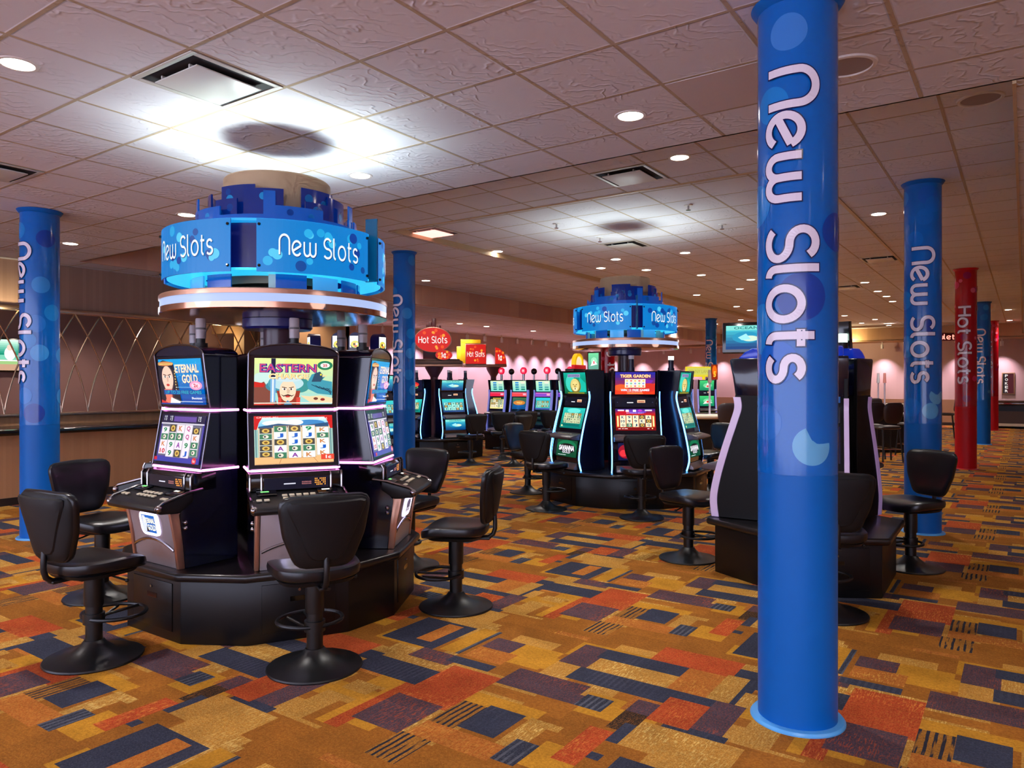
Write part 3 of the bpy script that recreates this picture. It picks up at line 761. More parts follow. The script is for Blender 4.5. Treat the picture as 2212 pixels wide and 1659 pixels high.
# ================================================================ the six-sided carousel bases
def poly_pts(n, r, half, a0):
    """2n-gon: facets of half-angle `half` centred on a0+k*360/n"""
    out = []
    for k in range(n):
        for s in (-half, half):
            a = a0+2*pi*k/n+rad(s); out.append((r*math.cos(a), r*math.sin(a)))
    return out
def base_unit(name, x, y, a0, n, r, half, label, cat, group=None, h=.445, doors=True, lip=1.02):
    t = thing(name, label, cat, (x,y,0), 0, group)
    P = poly_pts(n, r, half, a0); ins = lambda f: [(p[0]*f, p[1]*f) for p in P]
    b = MB(); b.prism(ins(.975), 0, h-.055, 'z'); b.build('body', PLINTH, t, bev=.004)
    b = MB(); b.prism(ins(lip), h-.055, h, 'z'); b.build('ledge', LEDGE, t, bev=.022, seg=4)
    for k in range(n):
        a = a0+2*pi*k/n; ap = r*.975*math.cos(rad(half)); w = r*.975*math.sin(rad(half))*.72
        M = RZ(a-pi/2) @ T(0,ap,0)
        b = MB(); b.box(-w, w, -.004, .006, .06, h-.085, 0, M); d = b.build('door', PLINTH, t, bev=.003)
        b = MB(); b.box(-.055, .055, .004, .0085, .245, .275, 0, M); b.build('pull_slot', BLACK, d)
        b = MB(); b.lathe([(0,.012),(.009,.012),(.009,.0)], 12, 0, M @ T(0,.004,.315) @ RX(-pi/2)); b.build('lock', CHROME, d)
    return t

# ================================================================ slot machine with an arched head (first carousel)
R0, H0 = .70, .445
MA_ = T(0,-R0,-H0)
def slab_art(art, name, m, par, w, p0, p1, off, M=MA_, x0=None):
    """artwork on the sloping plane from p0=(r,z) (bottom) to p1 (top), w wide, seen from +y"""
    o = M @ Vector((w/2, p0[0]+off, p0[1])); d = Vector((0, p1[0]-p0[0], p1[1]-p0[1]))
    return art.mesh(name, m, par, o, (-w,0,0), d)
STRIPM = mat('pink_light_strip', (255,200,240), .3, emit=(255,130,224), es=2.6)
def rrect(w, h, r, n=6):
    out = []
    for cx, cy, a in ((w/2-r,h/2-r,0),(-w/2+r,h/2-r,90),(-w/2+r,-h/2+r,180),(w/2-r,-h/2+r,270)):
        out += arc(cx, cy, r, r, a, a+90, n)
    return out
def machine_arched(x, y, az, up, lo, badge, label, group, lit=(255,160,60)):
    t = thing('slot_machine', label, 'slot machine', (x+R0*math.cos(az), y+R0*math.sin(az), H0), az-pi/2, group)
    M = MA_
    b = MB()
    b.prism([(.525,.446),(.90,.446),(.945,.79),(.85,.90),(.85,.92),(.79,.93),(.79,1.045),(.785,1.05),(.725,1.43),(.772,1.79),(.525,1.79)], -.265, .265, 'x', 0, M)
    hood = [(-.272,1.78)]+[(-.272*math.cos(pi*i/14), 1.79+.062*math.sin(pi*i/14)) for i in range(15)]+[(.272,1.78)]
    b.prism(hood, .525, .765, 'y', 0, M)
    b.build('cabinet', NAVYB, t, bev=.004, seg=1)
    # upper and lower screen surrounds
    pu0, pu1 = (.738,1.442), (.786,1.79); pl0, pl1 = (.802,1.06), (.738,1.418)
    b = MB()
    fw = .283
    b.prism([(.66,1.442),(.738,1.442),(.786,1.785),(.66,1.785)], -fw, fw, 'x', 0, M)
    b.prism([(-fw,1.784)]+[(-fw*math.cos(pi*i/16), 1.787+.068*math.sin(pi*i/16)) for i in range(17)]+[(fw,1.784)], .70, .787, 'y', 0, M)
    u = b.build('upper_surround', NAVYB, t, bev=.004, seg=1)
    b = MB(); arch = [(-fw,.740,1.446),(-fw,.789,1.79)]+[(-fw*math.cos(pi*i/16), .789, 1.792+.066*math.sin(pi*i/16)) for i in range(1,16)]+[(fw,.789,1.79),(fw,.740,1.446)]
    b.tube([M @ Vector(p) for p in arch], .006, 6); b.build('chrome_trim', DCHROME, u)
    b = MB(); b.prism([(.66,1.056),(.80,1.056),(.738,1.418),(.66,1.418)], -fw, fw, 'x', 0, M)
    l = b.build('lower_surround', NAVYB, t, bev=.004, seg=1)
    b = MB()
    b.tube([M @ Vector(p) for p in ((-fw,.741,1.416),(-fw,.803,1.06),(fw,.803,1.06),(fw,.741,1.416))], .006, 6); b.build('chrome_trim', DCHROME, l)
    q = lambda p0, p1, f: (p0[0]+(p1[0]-p0[0])*f, p0[1]+(p1[1]-p0[1])*f)
    slab_art(up, 'upper_screen', SCREEN, t, .496, q(pu0,pu1,.07), q(pu0,pu1,.93), .003)
    slab_art(lo, 'lower_screen', SCREEN, t, .496, q(pl0,pl1,.07), q(pl0,pl1,.93), .003)
    for z, r in ((1.43,.742),(1.05,.806)):
        b = MB(); b.tube([M @ Vector(p) for p in ((-.286,.535,z),(-.286,r-.02,z),(-.268,r,z),(.268,r,z),(.286,r-.02,z),(.286,.535,z))], .0082, 8)
        b.build('light_strip', STRIPM, t)
    # reader box
    b = MB(); b.prism([(.70,.925),(.872,.925),(.872,1.01),(.855,1.036),(.70,1.036)], -.288, .288, 'x', 0, M); rb = b.build('reader_box', BLACK, t, bev=.006)
    for s in (-1,1):
        for d in (.284,.215):
            b = MB(); b.tube([M @ Vector((s*d,.876,.93)), M @ Vector((s*d,.876,1.012)), M @ Vector((s*d,.862,1.036))], .007, 6); b.build('chrome_post', CHROME, rb)
    a = Art((14,14,30)); a.rect(.30,.42,.48,.52,(190,190,206))
    a.rects([(.58+.022*i,.36+.16*j,.59+.022*i,.46+.16*j) for i in range(7) for j in range(2)], (190,120,120))
    a.rects([(.78+.026*i,.24+.17*j,.796+.026*i,.34+.17*j) for i in range(7) for j in range(4) if (i+j) % 5], lit)
    slab_art(a, 'display_panel', SCREENB, rb, .40, (.873,.932), (.873,1.006), .0005)
    # button deck
    b = MB(); prof = [(.86,.925),(1.06,.872),(1.095,.858),(1.108,.838),(1.10,.818),(1.07,.808),(.95,.80),(.86,.86)]
    b.prism(prof, -.288, .288, 'x', 0, M); dk = b.build('button_deck', BLACKM, t, bev=.008, seg=3)
    for s in (-1,1):
        b = MB(); b.tube([M @ Vector(p) for p in ((s*.292,.80,.935),(s*.292,.90,.922),(s*.292,1.06,.88),(s*.288,1.10,.85),(s*.28,1.09,.82))], .009, 7)
        b.sphere(*(M @ Vector((s*.282,1.085,.845))), .024, n=12); b.build('side_rail', CHROME, dk)
    sl = math.atan2(.872-.925, .20)
    D = M @ T(0,.86,.926) @ RX(sl)
    bt = MB().box(-.016,.016,-.012,.012,0,.010)
    first = None
    for row, yy in enumerate((.10,.145)):
        for i in range(5):
            xx = -.085+.043*i
            if first is None: first = o = bt.build('button', mat('button_cream', (206,196,170), .3), dk, bev=.003)
            else: o = first.copy(); COL.objects.link(o)
            o.matrix_local = D @ T(xx, yy, .002)
    for xx, yy in ((.20,.16),(.245,.16),(-.21,.16),(-.245,.16)):
        o = first.copy(); COL.objects.link(o); o.matrix_local = D @ T(xx, yy, .002)
    b = MB(); b.box(.13,.25,.02,.09,0,.012,0,D); bl = b.build('bill_slot', BLACK, dk, bev=.003)
    Art((120,220,120)).mesh('bill_light', SCREENB, bl, D @ Vector((.225,.05,.0125)), D.to_3x3() @ Vector((-.05,0,0)), D.to_3x3() @ Vector((0,-.018,0)))
    b = MB(); b.box(-.25,-.12,.02,.10,0,.008,0,D); cs = b.build('card_slot', BLACK, dk, bev=.003)
    Art((230,230,220)).mesh('card_light', SCREENB, cs, D @ Vector((-.15,.05,.0085)), D.to_3x3() @ Vector((-.05,0,0)), D.to_3x3() @ Vector((0,-.018,0)))
    # belly with glowing badge, arched lower door, chrome corner posts
    b = MB(); b.prism([(.86,.446),(.935,.446),(.955,.62),(.992,.80),(.86,.80)], -.235, .235, 'x', 0, M); be = b.build('belly_panel', SILVER, t, bev=.005)
    b = MB(); cv = [(-.225+.45*i/14, .958-.022*abs(i/7-1)**2*.4, .615-.055*abs(i/7-1)**2) for i in range(15)]
    b.tube([M @ Vector(p) for p in cv], .010, 8); b.build('arched_trim', CHROME, be)
    for s in (-1,1):
        b = MB(); b.prism([(.90,.446),(.945,.446),(.965,.62),(1.0,.80),(.93,.80)], s*.238, s*.265, 'x', 0, M); b.build('corner_post', COPPER, t, bev=.005)
        for zz in (.735,.70): b = MB(); b.sphere(*(M @ Vector((s*.27,.90,zz))), .016, n=10); b.build('side_knob', CHROME, t)
    # badge: rounded tablet with a lit rim
    n = Vector((0,.18,-.037)).normalized(); up_ = Vector((0,.037,.18)).normalized()
    ctr = M @ Vector((0,.975,.715))
    nr = Vector((0,up_.z,-up_.y)); rim = rrect(.205,.155,.045)
    b = MB()
    vs = [tuple(ctr+Vector((-u,0,0))+up_*v+nr*.012) for u, v in rim]+[tuple(ctr+Vector((-u*1.06,0,0))+up_*(v*1.07)-nr*.012) for u, v in rim]
    k = len(rim); b.add(vs, [tuple(range(k))]+[(i,(i+1)%k,(i+1)%k+k,i+k) for i in range(k)])
    bd = b.build('badge', mat('badge_rim_light', (240,240,255), .3, emit=(214,206,255), es=1.6), t)
    A = art_badge(badge)
    A.L = A.L[1:]
    A.mesh('badge_print', SCREENB, bd, ctr+Vector((.088,0,0))-up_*.066+nr*.0125, (-.176,0,0), up_*.132)
    # candle lamp on the head
    b = MB(); L = M @ T(-.02,.64,0)
    b.cyl(.045,1.845,1.875,20,0,L); b.cyl(.03,1.87,1.91,20,0,L)
    lamp = b.build('candle_lamp', BLACKM, t)
    b = MB(); b.lathe([(0,2.04),(.031,2.04),(.034,2.03),(.034,1.905)], 20, 0, L); b.build('lamp_tube', mat('lamp_tube', (214,200,206), .2, trans=.5), lamp)
    b = MB(); b.lathe([(.0345,1.965),(.036,1.968),(.036,1.975),(.0345,1.978)], 20, 0, L); b.lathe([(.0,1.955),(.028,1.955),(.028,1.91)], 20, 0, L); b.build('lamp_core', GREYP, lamp)
    return t

# ================================================================ slot machine with curved flanks (second carousel, three-sided pod, far groups)
def smooth_profile(P, n=5):
    out = []
    k = len(P)
    for i in range(k-1):
        p0, p1, p2, p3 = P[max(i-1,0)], P[i], P[i+1], P[min(i+2,k-1)]
        for j in range(n):
            t = j/n
            out.append(tuple(.5*((2*p1[c])+(-p0[c]+p2[c])*t+(2*p0[c]-5*p1[c]+4*p2[c]-p3[c])*t*t+(-p0[c]+3*p1[c]-3*p2[c]+p3[c])*t**3) for c in (0,1)))
    return out+[P[-1]]
FLANK = [(1.00,.45),(1.035,.60),(1.01,.80),(.955,1.05),(.885,1.30),(.862,1.42),(.872,1.50)]      # (r, z), bottom to top
NEON = mat('blue_neon', (150,220,255), .3, emit=(80,160,255), es=4.6)
def machine_flank(x, y, az, arts, label, group, r0=0., h0=.445, half=.315, back=.60, ztop=1.78, neon=NEON, trim=None, flank=FLANK, simple=False, body=None, cat='slot machine', rr=.80):
    """r0 shifts the profile radially; origin stands at radius rr"""
    t = thing('slot_machine', label, cat, (x+rr*math.cos(az), y+rr*math.sin(az), h0), az-pi/2, group)
    M = T(0,-rr,-h0); body = body or NAVYB
    fl = [(r+r0, z) for r, z in smooth_profile(flank, 3 if simple else 5)]
    zt0 = fl[-1][1]; rt = fl[-1][0]; hi = half-.03
    zl = fl[0][1]+.001
    for s in (-1,1):
        b = MB(); b.prism([(back,zl)]+fl+[(rt-.005,zt0+.02),(rt+.035,ztop),(back,ztop)], s*hi, s*half, 'x', 0, M)
        b.build('side_panel', body, t, bev=.003 if not simple else 0, seg=1)
        if neon:
            b = MB(); b.tube([M @ Vector((s*(half+.004), r-.012, z)) for r, z in fl], .0105, 8); b.build('neon_strip', neon, t)
        if trim:
            b = MB(); k = len(fl); w = .05
            vs = []
            for r, z in fl: vs += [(s*(half-.03), r+.014, z),(s*(half+.006), r+.014, z),(s*(half+.006), r-w, z),(s*(half-.03), r-w, z)]
            fs = [(4*i+j, 4*i+(j+1)%4, 4*i+4+(j+1)%4, 4*i+4+j) for i in range(k-1) for j in range(4)]+[(0,1,2,3),(4*k-4,4*k-3,4*k-2,4*k-1)]
            b.add(vs, fs, 0, None, M); b.build('edge_trim', trim, t, bev=.003, seg=1)
    g = lambda z: next(fl[i-1][0]+(fl[i][0]-fl[i-1][0])*(z-fl[i-1][1])/max(1e-6,fl[i][1]-fl[i-1][1]) for i in range(1, len(fl)) if fl[i][1] >= z-1e-9)
    f0 = fl[0][1]
    b = MB(); b.prism([(back+.01,zl)]+[(r-.03, z) for r, z in fl]+[(rt-.025,zt0+.02),(rt+.005,ztop-.012),(back+.01,ztop-.012)], -hi, hi, 'x', 0, M)
    b.build('cabinet', body, t)
    w = 2*hi-.05
    slab_art(arts[0], 'upper_screen', SCREEN, t, w, (rt-.03+.003,zt0-.035), (rt+.004,ztop-.025), .004, M)
    za, zb = 1.00, 1.275
    slab_art(arts[1], 'lower_screen', SCREEN, t, w, (g(za)-.03,za), (g(zb)-.03,zb), .006, M)
    a = Art((10,14,30)); a.rect(.3,.42,.46,.52,(220,220,226)); a.rect(.56,.45,.76,.75,(236,190,150)); a.rect(.58,.5,.74,.62,(170,90,70)); a.ell(.06,.5,.012,.03,(90,100,140)); a.ell(.94,.5,.012,.03,(90,100,140))
    slab_art(a, 'display_panel', SCREEN, t, w, (g(1.30)-.03,1.30), (g(1.42)-.03,1.42), .006, M)
    b = MB(); r = g(.90); b.prism([(r-.08,.955),(r+.13,.905),(r+.155,.885),(r+.14,.865),(r-.06,.85)], -hi-.015, hi+.015, 'x', 0, M)
    dk = b.build('button_deck', mat('deck_grey', (84,74,80), .35), t, bev=.006)
    if not simple:
        bt = MB().box(-.018,.018,-.012,.012,0,.009); D = M @ T(0,r+.02,.934) @ RX(-.235); first = None
        for i in range(6):
            if first is None: first = o = bt.build('button', mat('button_cream', (206,196,170), .3), dk, bev=.003)
            else: o = first.copy(); COL.objects.link(o)
            o.matrix_local = D @ T(-.15+.055*i, .03, 0)
    if arts[2]: slab_art(arts[2], 'belly_screen', SCREEN, t, w*.92, (g(.62)-.03,.62), (g(.84)-.03,.84), .012, M)
    b = MB(); b.prism([(g(f0+.01)-.05,f0+.012),(g(f0+.05)+.05,f0+.012),(g(f0+.05)+.05,f0+.04),(g(f0+.1)-.02,f0+.10)], -hi+.02, hi-.02, 'x', 0, M)
    b.build('coin_tray', mat('tray_grey', (150,140,146), .3, .6), t, bev=.004)
    return t
# ================================================================ stools
def make_stool(label, group):
    """sitter looks along +y"""
    t = thing('slot_stool', label, 'stool', (0,0,0), 0, group)
    b = MB(); b.lathe([(0,0),(.262,0),(.266,.006),(.262,.014),(.20,.024),(.12,.045),(.07,.085),(.052,.11),(0,.115)], 56); b.build('base', POWDER, t)
    b = MB(); b.cyl(.045, .09, .36, 28); b.build('post', POWDER, t)
    b = MB(); b.lathe([(.0,.31),(.0515,.31),(.053,.32),(.053,.50),(0,.50)], 28); b.build('sleeve', POWDER, t)
    b = MB(); b.box(-.11,.11,-.14,.12,.49,.512); b.box(-.03,.03,-.25,-.1,.49,.507); b.build('seat_plate', BLACKM, t, bev=.004)
    def se(w, d, n, y0=0., taper=0.):
        def f(a):
            c, s = math.cos(a), math.sin(a)
            x = math.copysign(abs(c)**(2/n), c); y = math.copysign(abs(s)**(2/n), s)
            return (x*w*(1+taper*y), y*d+y0)
        return f
    b = MB()
    def dish(x, y): return .020*(x/.24)**2-.028*max(0,(y-.08)/.16)**2+.010*max(0,(-y-.1)/.12)
    b.pillow(se(.245,.232,3.4,.0,.06), 'xy', .045, .045, 44, 8, dish, 0, 4., T(0,0,.553)); b.build('seat', VINYL, t)
    b = MB(); b.pillow(se(.22,.205,3.2), 'xy', .012, .030, 36, 4, None, 0, 4., T(0,0,.528)); b.build('seat_pan', SHELL, t)
    # backrest: padded front, hard shell behind with a raised tongue
    def rounded(P, N):
        """closed outline through corners (x, z, radius), N even samples starting at the right"""
        pts = []; m = len(P)
        for i in range(m):
            a, c, e = Vector(P[i-1][:2]), Vector(P[i][:2]), Vector(P[(i+1) % m][:2]); r = P[i][2]
            u = (a-c).normalized(); v = (e-c).normalized(); h = u.angle(v)/2; d = r/math.tan(h)
            for q in range(9):
                t_ = q/8; pts.append((c+u*d)*(1-t_)**2+c*2*t_*(1-t_)+(c+v*d)*t_*t_)
        L = [0.]
        for i in range(len(pts)): L.append(L[-1]+(pts[(i+1) % len(pts)]-pts[i]).length)
        out = []
        for k in range(N):
            s = L[-1]*k/N; i = max(j for j in range(len(pts)) if L[j] <= s+1e-9)
            f = (s-L[i])/max(1e-9, L[i+1]-L[i]); p = pts[i].lerp(pts[(i+1) % len(pts)], f); out.append((p.x, p.y))
        return lambda a: out[int(round(a/(2*pi)*N)) % N]
    BK = lambda k: rounded([(.150*k,-.205*k,.085*k),(.222*k,-.03*k,.20),(.258*k,.190*k,.075*k),(0,.208*k,.9),(-.258*k,.190*k,.075*k),(-.222*k,-.03*k,.20),(-.150*k,-.205*k,.085*k)], 48)
    bo = BK
    tilt = T(0,-.265,.815) @ RX(rad(9))
    bend = lambda x, z: .62*x*x
    b = MB(); b.pillow(bo(1), 'xz', .040, .030, 48, 8, bend, 0, 3.2, tilt); bk = b.build('backrest', VINYL, t)
    b = MB(); b.pillow(bo(.965), 'xz', .004, .042, 48, 8, bend, 0, 3.6, tilt @ T(0,-.004,0)); b.build('back_shell', SHELL, bk)
    def tg(a):
        c, s = math.cos(a), math.sin(a)
        x = math.copysign(abs(c)**(2/2.6), c); z = math.copysign(abs(s)**(2/2.6), s)
        w = .215*(1+.06*z) if z > 0 else .215*(1-.55*(-z)**1.5)
        return (x*w, z*.17+.012)
    b = MB(); b.pillow(rounded([(.085,-.15,.07),(.225,.175,.03),(-.225,.175,.03),(-.085,-.15,.07)], 40), 'xz', .002, .016, 40, 5, bend, 0, 4., tilt @ T(0,-.040,0)); b.build('shell_tongue', SHELL, bk)
    b = MB(); b.tube([(0,-.16,.50),(0,-.24,.505),(0,-.272,.53),(0,-.285,.57),(0,-.285,.62),(0,-.28,.68)], .017, 10)
    b.build('back_support', BLACKM, t, bev=.004)
    b = MB()
    ring = [(.185*math.cos(2*pi*i/40), .125+.165*math.sin(2*pi*i/40), .235) for i in range(40)]
    b.tube(ring, .0115, 8, 0, True)
    b.tube([(0,.03,.235),(0,.29,.235)], .009, 7)
    b.tube([(0,.0,.20),(-.11,.22,.232)], .009, 7); b.lathe([(.046,.205),(.058,.205),(.058,.265),(.046,.265)], 24)
    b.build('footrest', POWDER, t)
    b = MB(); b.tube([(.06,.02,.50),(.16,.03,.485),(.235,.04,.475)], .006, 6); b.sphere(.245,.041,.474,.012, n=8); b.build('height_lever', BLACKM, t)
    return t
STOOL0 = make_stool('black stool', None); used0 = [False]
SG = 'black vinyl stools at the slot machines'
def stool(x, y, face, label, group=SG):
    """face: bearing the sitter looks along"""
    if not used0[0]:
        used0[0] = True; o = STOOL0; o.location = (x,y,0); o.rotation_euler = (0,0,face-pi/2); o['label'] = label; o['group'] = group; return o
    return dup(STOOL0, (x,y,0), face-pi/2, label, group)
# ================================================================ round illuminated canopy over a carousel
RIMLIGHT = mat('canopy_light_band', (60,66,80), .5, emit=(186,206,255), es=.5)
FROST = mat('frosted_acrylic', (120,190,220), .25, coat=.3, emit=(30,120,190), es=.35)
SIGNBACK = mat('sign_recess_navy', (12,18,84), .3, coat=.3, emit=(8,14,80), es=.25)
TEALFIN = mat('teal_acrylic_fin', (6,96,130), .15, coat=.5, emit=(0,60,100), es=.2)
def arc_panel(mb, r, a0, a1, z0, z1, col=None, m=0, n=14, th=.012):
    mb.ring_solid(r-th, r, z0, z1, n, m, a0, a1, None, col)
def canopy(x, y, az0, label, s=1., seed=3):
    """az0: bearing of the middle of one sign panel; five panels around"""
    R = random.Random(seed)
    t = thing('carousel_canopy_sign', label, 'sign', (x,y,0), 0, 'round canopy signs over the slot carousels')
    b = MB(); b.cyl(.103, .447, 2.03, 40); b.build('pole', mat('plum_pole', (74,46,58), .35, coat=.2), t)
    b = MB(); b.lathe([(0,2.0),(.235*s,2.0),(.25*s,2.015),(.25*s,2.075),(.235*s,2.085),(0,2.085)], 56); b.build('hub', mat('hub_blue', (30,36,104), .3, coat=.3), t)
    rd = .805*s
    b = MB(); b.lathe([(.1,2.078),(.3,2.078),(rd-.03,2.085),(rd-.004,2.087),(rd,2.092),(rd,2.130),(rd-.02,2.131)], 96, 0); b.build('lower_rim', mat('polished_underside', (200,146,118), .14, .9), t)
    b = MB(); b.lathe([(rd-.02,2.128),(rd-.008,2.131),(rd-.008,2.184),(rd-.02,2.187)], 96); b.build('light_band', RIMLIGHT, t)
    b = MB(); b.lathe([(rd-.02,2.183),(rd,2.184),(rd,2.212),(rd-.006,2.218),(.2,2.222)], 96); b.build('upper_rim', COPPER, t)
    # acrylic ring below the sign panels, with gaps and posts
    ri = .60*s
    for k in range(15):
        a = az0+2*pi*(k+.5)/15
        if k % 5 == 3: continue
        b = MB(); arc_panel(b, ri, a-.17, a+.17, 2.222, 2.36, n=6); b.build('lower_glass', FROST if R.random() < .3 else ACRYL, t)
    b = MB()
    for k in range(10):
        a = az0+2*pi*(k+.35)/10; b.box(ri-.06,ri-.02,-.03,.03,2.22,2.34,0,RZ(a))
    b.build('spacer_posts', mat('spacer_cream', (206,214,204), .4), t)
    for z in (2.335, 2.655):
        b = MB(); b.ring_solid(.50*s, .752*s, z, z+.016, 72); b.build('edge_lit_shelf', CYANE if z < 2.5 else mat('upper_shelf_glow', (40,150,190), .3, emit=(20,130,190), es=.7), t)
    b = MB(); b.lathe([(.69*s,2.352),(.69*s,2.652)], 72); b.build('sign_recess', SIGNBACK, t)
    for k in range(5):
        a = az0+2*pi*k/5; rp = .785*s; hw = rad(30.)
        b = MB(); n = 20
        cols = (0,122,202)
        for i in range(n):
            a0, a1 = a-hw+2*hw*i/n, a-hw+2*hw*(i+1)/n
            for j in range(6):
                z0, z1 = 2.322+.34*j/6, 2.322+.34*(j+1)/6
                b.add([(rp*math.cos(q),rp*math.sin(q),z) for q,z in ((a0,z0),(a1,z0),(a1,z1),(a0,z1))], [(0,1,2,3)], 0, lin(cols))
        lay = rp
        for i in range(17):
            aa = a+R.uniform(-hw+.07, hw-.07); zz = R.choice((R.uniform(2.36,2.46),R.uniform(2.53,2.63),R.uniform(2.36,2.63))); rr = R.uniform(.022,.036)
            c = R.choice(((40,170,226),(80,196,236),(6,70,150),(30,160,220),(8,60,150))); lay += .00018
            vs = [(lay*math.cos(aa+rr*math.cos(2*pi*q/20)/rp), lay*math.sin(aa+rr*math.cos(2*pi*q/20)/rp), zz+rr*math.sin(2*pi*q/20)) for q in range(20)]
            b.add(vs, [tuple(range(20))], 0, lin(c))
        p = b.build('sign_panel', SIGNP, t, recalc=False)
        b = MB(); arc_panel(b, rp-.0012, a-hw, a+hw, 2.322, 2.662, None, 0, 20, .008); b.build('panel_back', ACRYL, p)
        _, W = layout('New Slots'); su = .56*s/W; lo = None; sv = .092
        f = lambda u, v, d: ((rp+d)*math.cos(a-.27*s/rp+u*su/rp), (rp+d)*math.sin(a-.27*s/rp+u*su/rp), 2.435+v*sv)
        b = MB(); letters(b, 'New Slots', lambda u, v: f(u+.05, v-.04, .0048), .10, lin((10,40,110)))
        letters(b, 'New Slots', lambda u, v: f(u, v, .0054), .082, lin((236,246,255)))
        b.build('lettering', SIGNP, p, recalc=False, smooth=False)
        b = MB()
        for sg in (-1,1):
            for zz in (2.36,2.625):
                q = a+sg*(hw-.022); b.sphere((rp+.006)*math.cos(q), (rp+.006)*math.sin(q), zz, .011, n=8)
        b.build('standoff_bolt', BLACK, p)
        b = MB()
        q = a+hw+.10
        if k in (0,2): b.box(rp-.06, rp+.03, -.006, .006, 2.33, 2.78, 0, RZ(q)); b.build('edge_fin', TEALFIN, t)
    # skyline tiers above, then the drum
    b = MB(); b.lathe([(.585*s,2.66),(.585*s,2.735)], 72); b.build('skyline_band', ACRYL, t)
    for k in range(5):
        a = az0+2*pi*(k+.5)/5
        for d0, d1, h1, rr, mm, nd in ((-37,-3,2.965,.468,ACRYLD,4),(-12,20,2.935,.484,ACRYLD,2),(14,47,2.80,.575,ACRYL,2),(36,57,2.86,.52,ACRYLD,2),(-66,-58,2.90,.56,ACRYL,0)):
            b = MB(); arc_panel(b, rr*s, a+rad(d0), a+rad(d1), 2.66, h1, None, 0, 10)
            for i in range(nd):
                aa = a+rad(R.uniform(d0+5, d1-5)); zz = R.uniform(2.74, h1-.04); q_ = R.uniform(.022,.034); r2 = rr*s+.0006+.0002*i
                b.add([(r2*math.cos(aa+q_*math.cos(2*pi*v/18)/rr), r2*math.sin(aa+q_*math.cos(2*pi*v/18)/rr), zz+q_*math.sin(2*pi*v/18)) for v in range(18)], [tuple(range(18))], 1, lin(R.choice(((14,110,176),(4,64,140),(24,140,196)))))
            b.build('skyline_block', [mm, PRINT], t)
    b = MB(); b.lathe([(.38*s,2.3),(.38*s,3.08),(.372*s,3.09),(.365*s,3.08),(.365*s,2.9),(0,2.9)], 72); b.build('drum', BEIGE, t)
    # up-lights hidden between drum and sign panels
    for k in range(10):
        a = az0+2*pi*k/10
        li = bpy.data.lights.new('canopy_uplight', 'SPOT'); li.energy = UPLIGHT; li.color = (.86,1.,.98); li.spot_size = rad(110); li.spot_blend = 1.; li.shadow_soft_size = .03
        o = bpy.data.objects.new('canopy_uplight', li); COL.objects.link(o); o.location = (x+.44*s*math.cos(a), y+.44*s*math.sin(a), 3.0); o.rotation_euler = Vector((.75*math.cos(a),.75*math.sin(a),1.)).to_track_quat('-Z','Y').to_euler()
    for k in range(6):
        a = az0+2*pi*k/6
        li = bpy.data.lights.new('canopy_rim_light', 'POINT'); li.energy = RIML; li.color = (.75,.84,1.); li.shadow_soft_size = .08
        o = bpy.data.objects.new('canopy_rim_light', li); COL.objects.link(o); o.location = (x+(rd+.08)*math.cos(a), y+(rd+.08)*math.sin(a), 2.155)
    return t
UPLIGHT, RIML = 11., .35

# ================================================================ "Hot Slots" pylons of the far rooms
HOTBG = (206,24,10)
def hot_panel(par, name, outline, y0, th, rim, dots, seed, asp):
    """printed panel in the xz-plane looking to -y; outline in metres"""
    R = random.Random(seed)
    b = MB(); b.prism([(u*1.05,v*1.05) for u,v in outline], y0+.004, y0+th, 'y'); bk = b.build(name, rim, par, bev=.004)
    b = MB(); b.add([(u,y0,v) for u,v in outline], [tuple(range(len(outline)))], 0, lin(HOTBG))
    w = max(p[0] for p in outline); h = max(p[1] for p in outline)
    lay = y0
    for i in range(dots):
        a = R.uniform(0,2*pi); q = R.uniform(.55,.8); lay -= .0004
        r = R.uniform(.024,.038)
        b.add([(w*q*math.cos(a)+r*math.cos(2*pi*k/18), lay, h*q*math.sin(a)+r*math.sin(2*pi*k/18)) for k in range(18)], [tuple(range(18))], 0, lin(R.choice(((255,120,20),(236,80,20),(255,160,50)))))
    b.build(name+'_print', SIGNP, bk, recalc=False, smooth=False)
    return bk
def hot_text(par, s, cx, cz, width, y0, vs=None):
    _, W = layout(s); su = width/W; sv = vs or su
    b = MB(); letters(b, s, lambda u, v: (cx-width/2+u*su, y0, cz+(v-.7)*sv), .10, lin((255,244,236)))
    b.build('lettering', SIGNP, par, recalc=False, smooth=False)
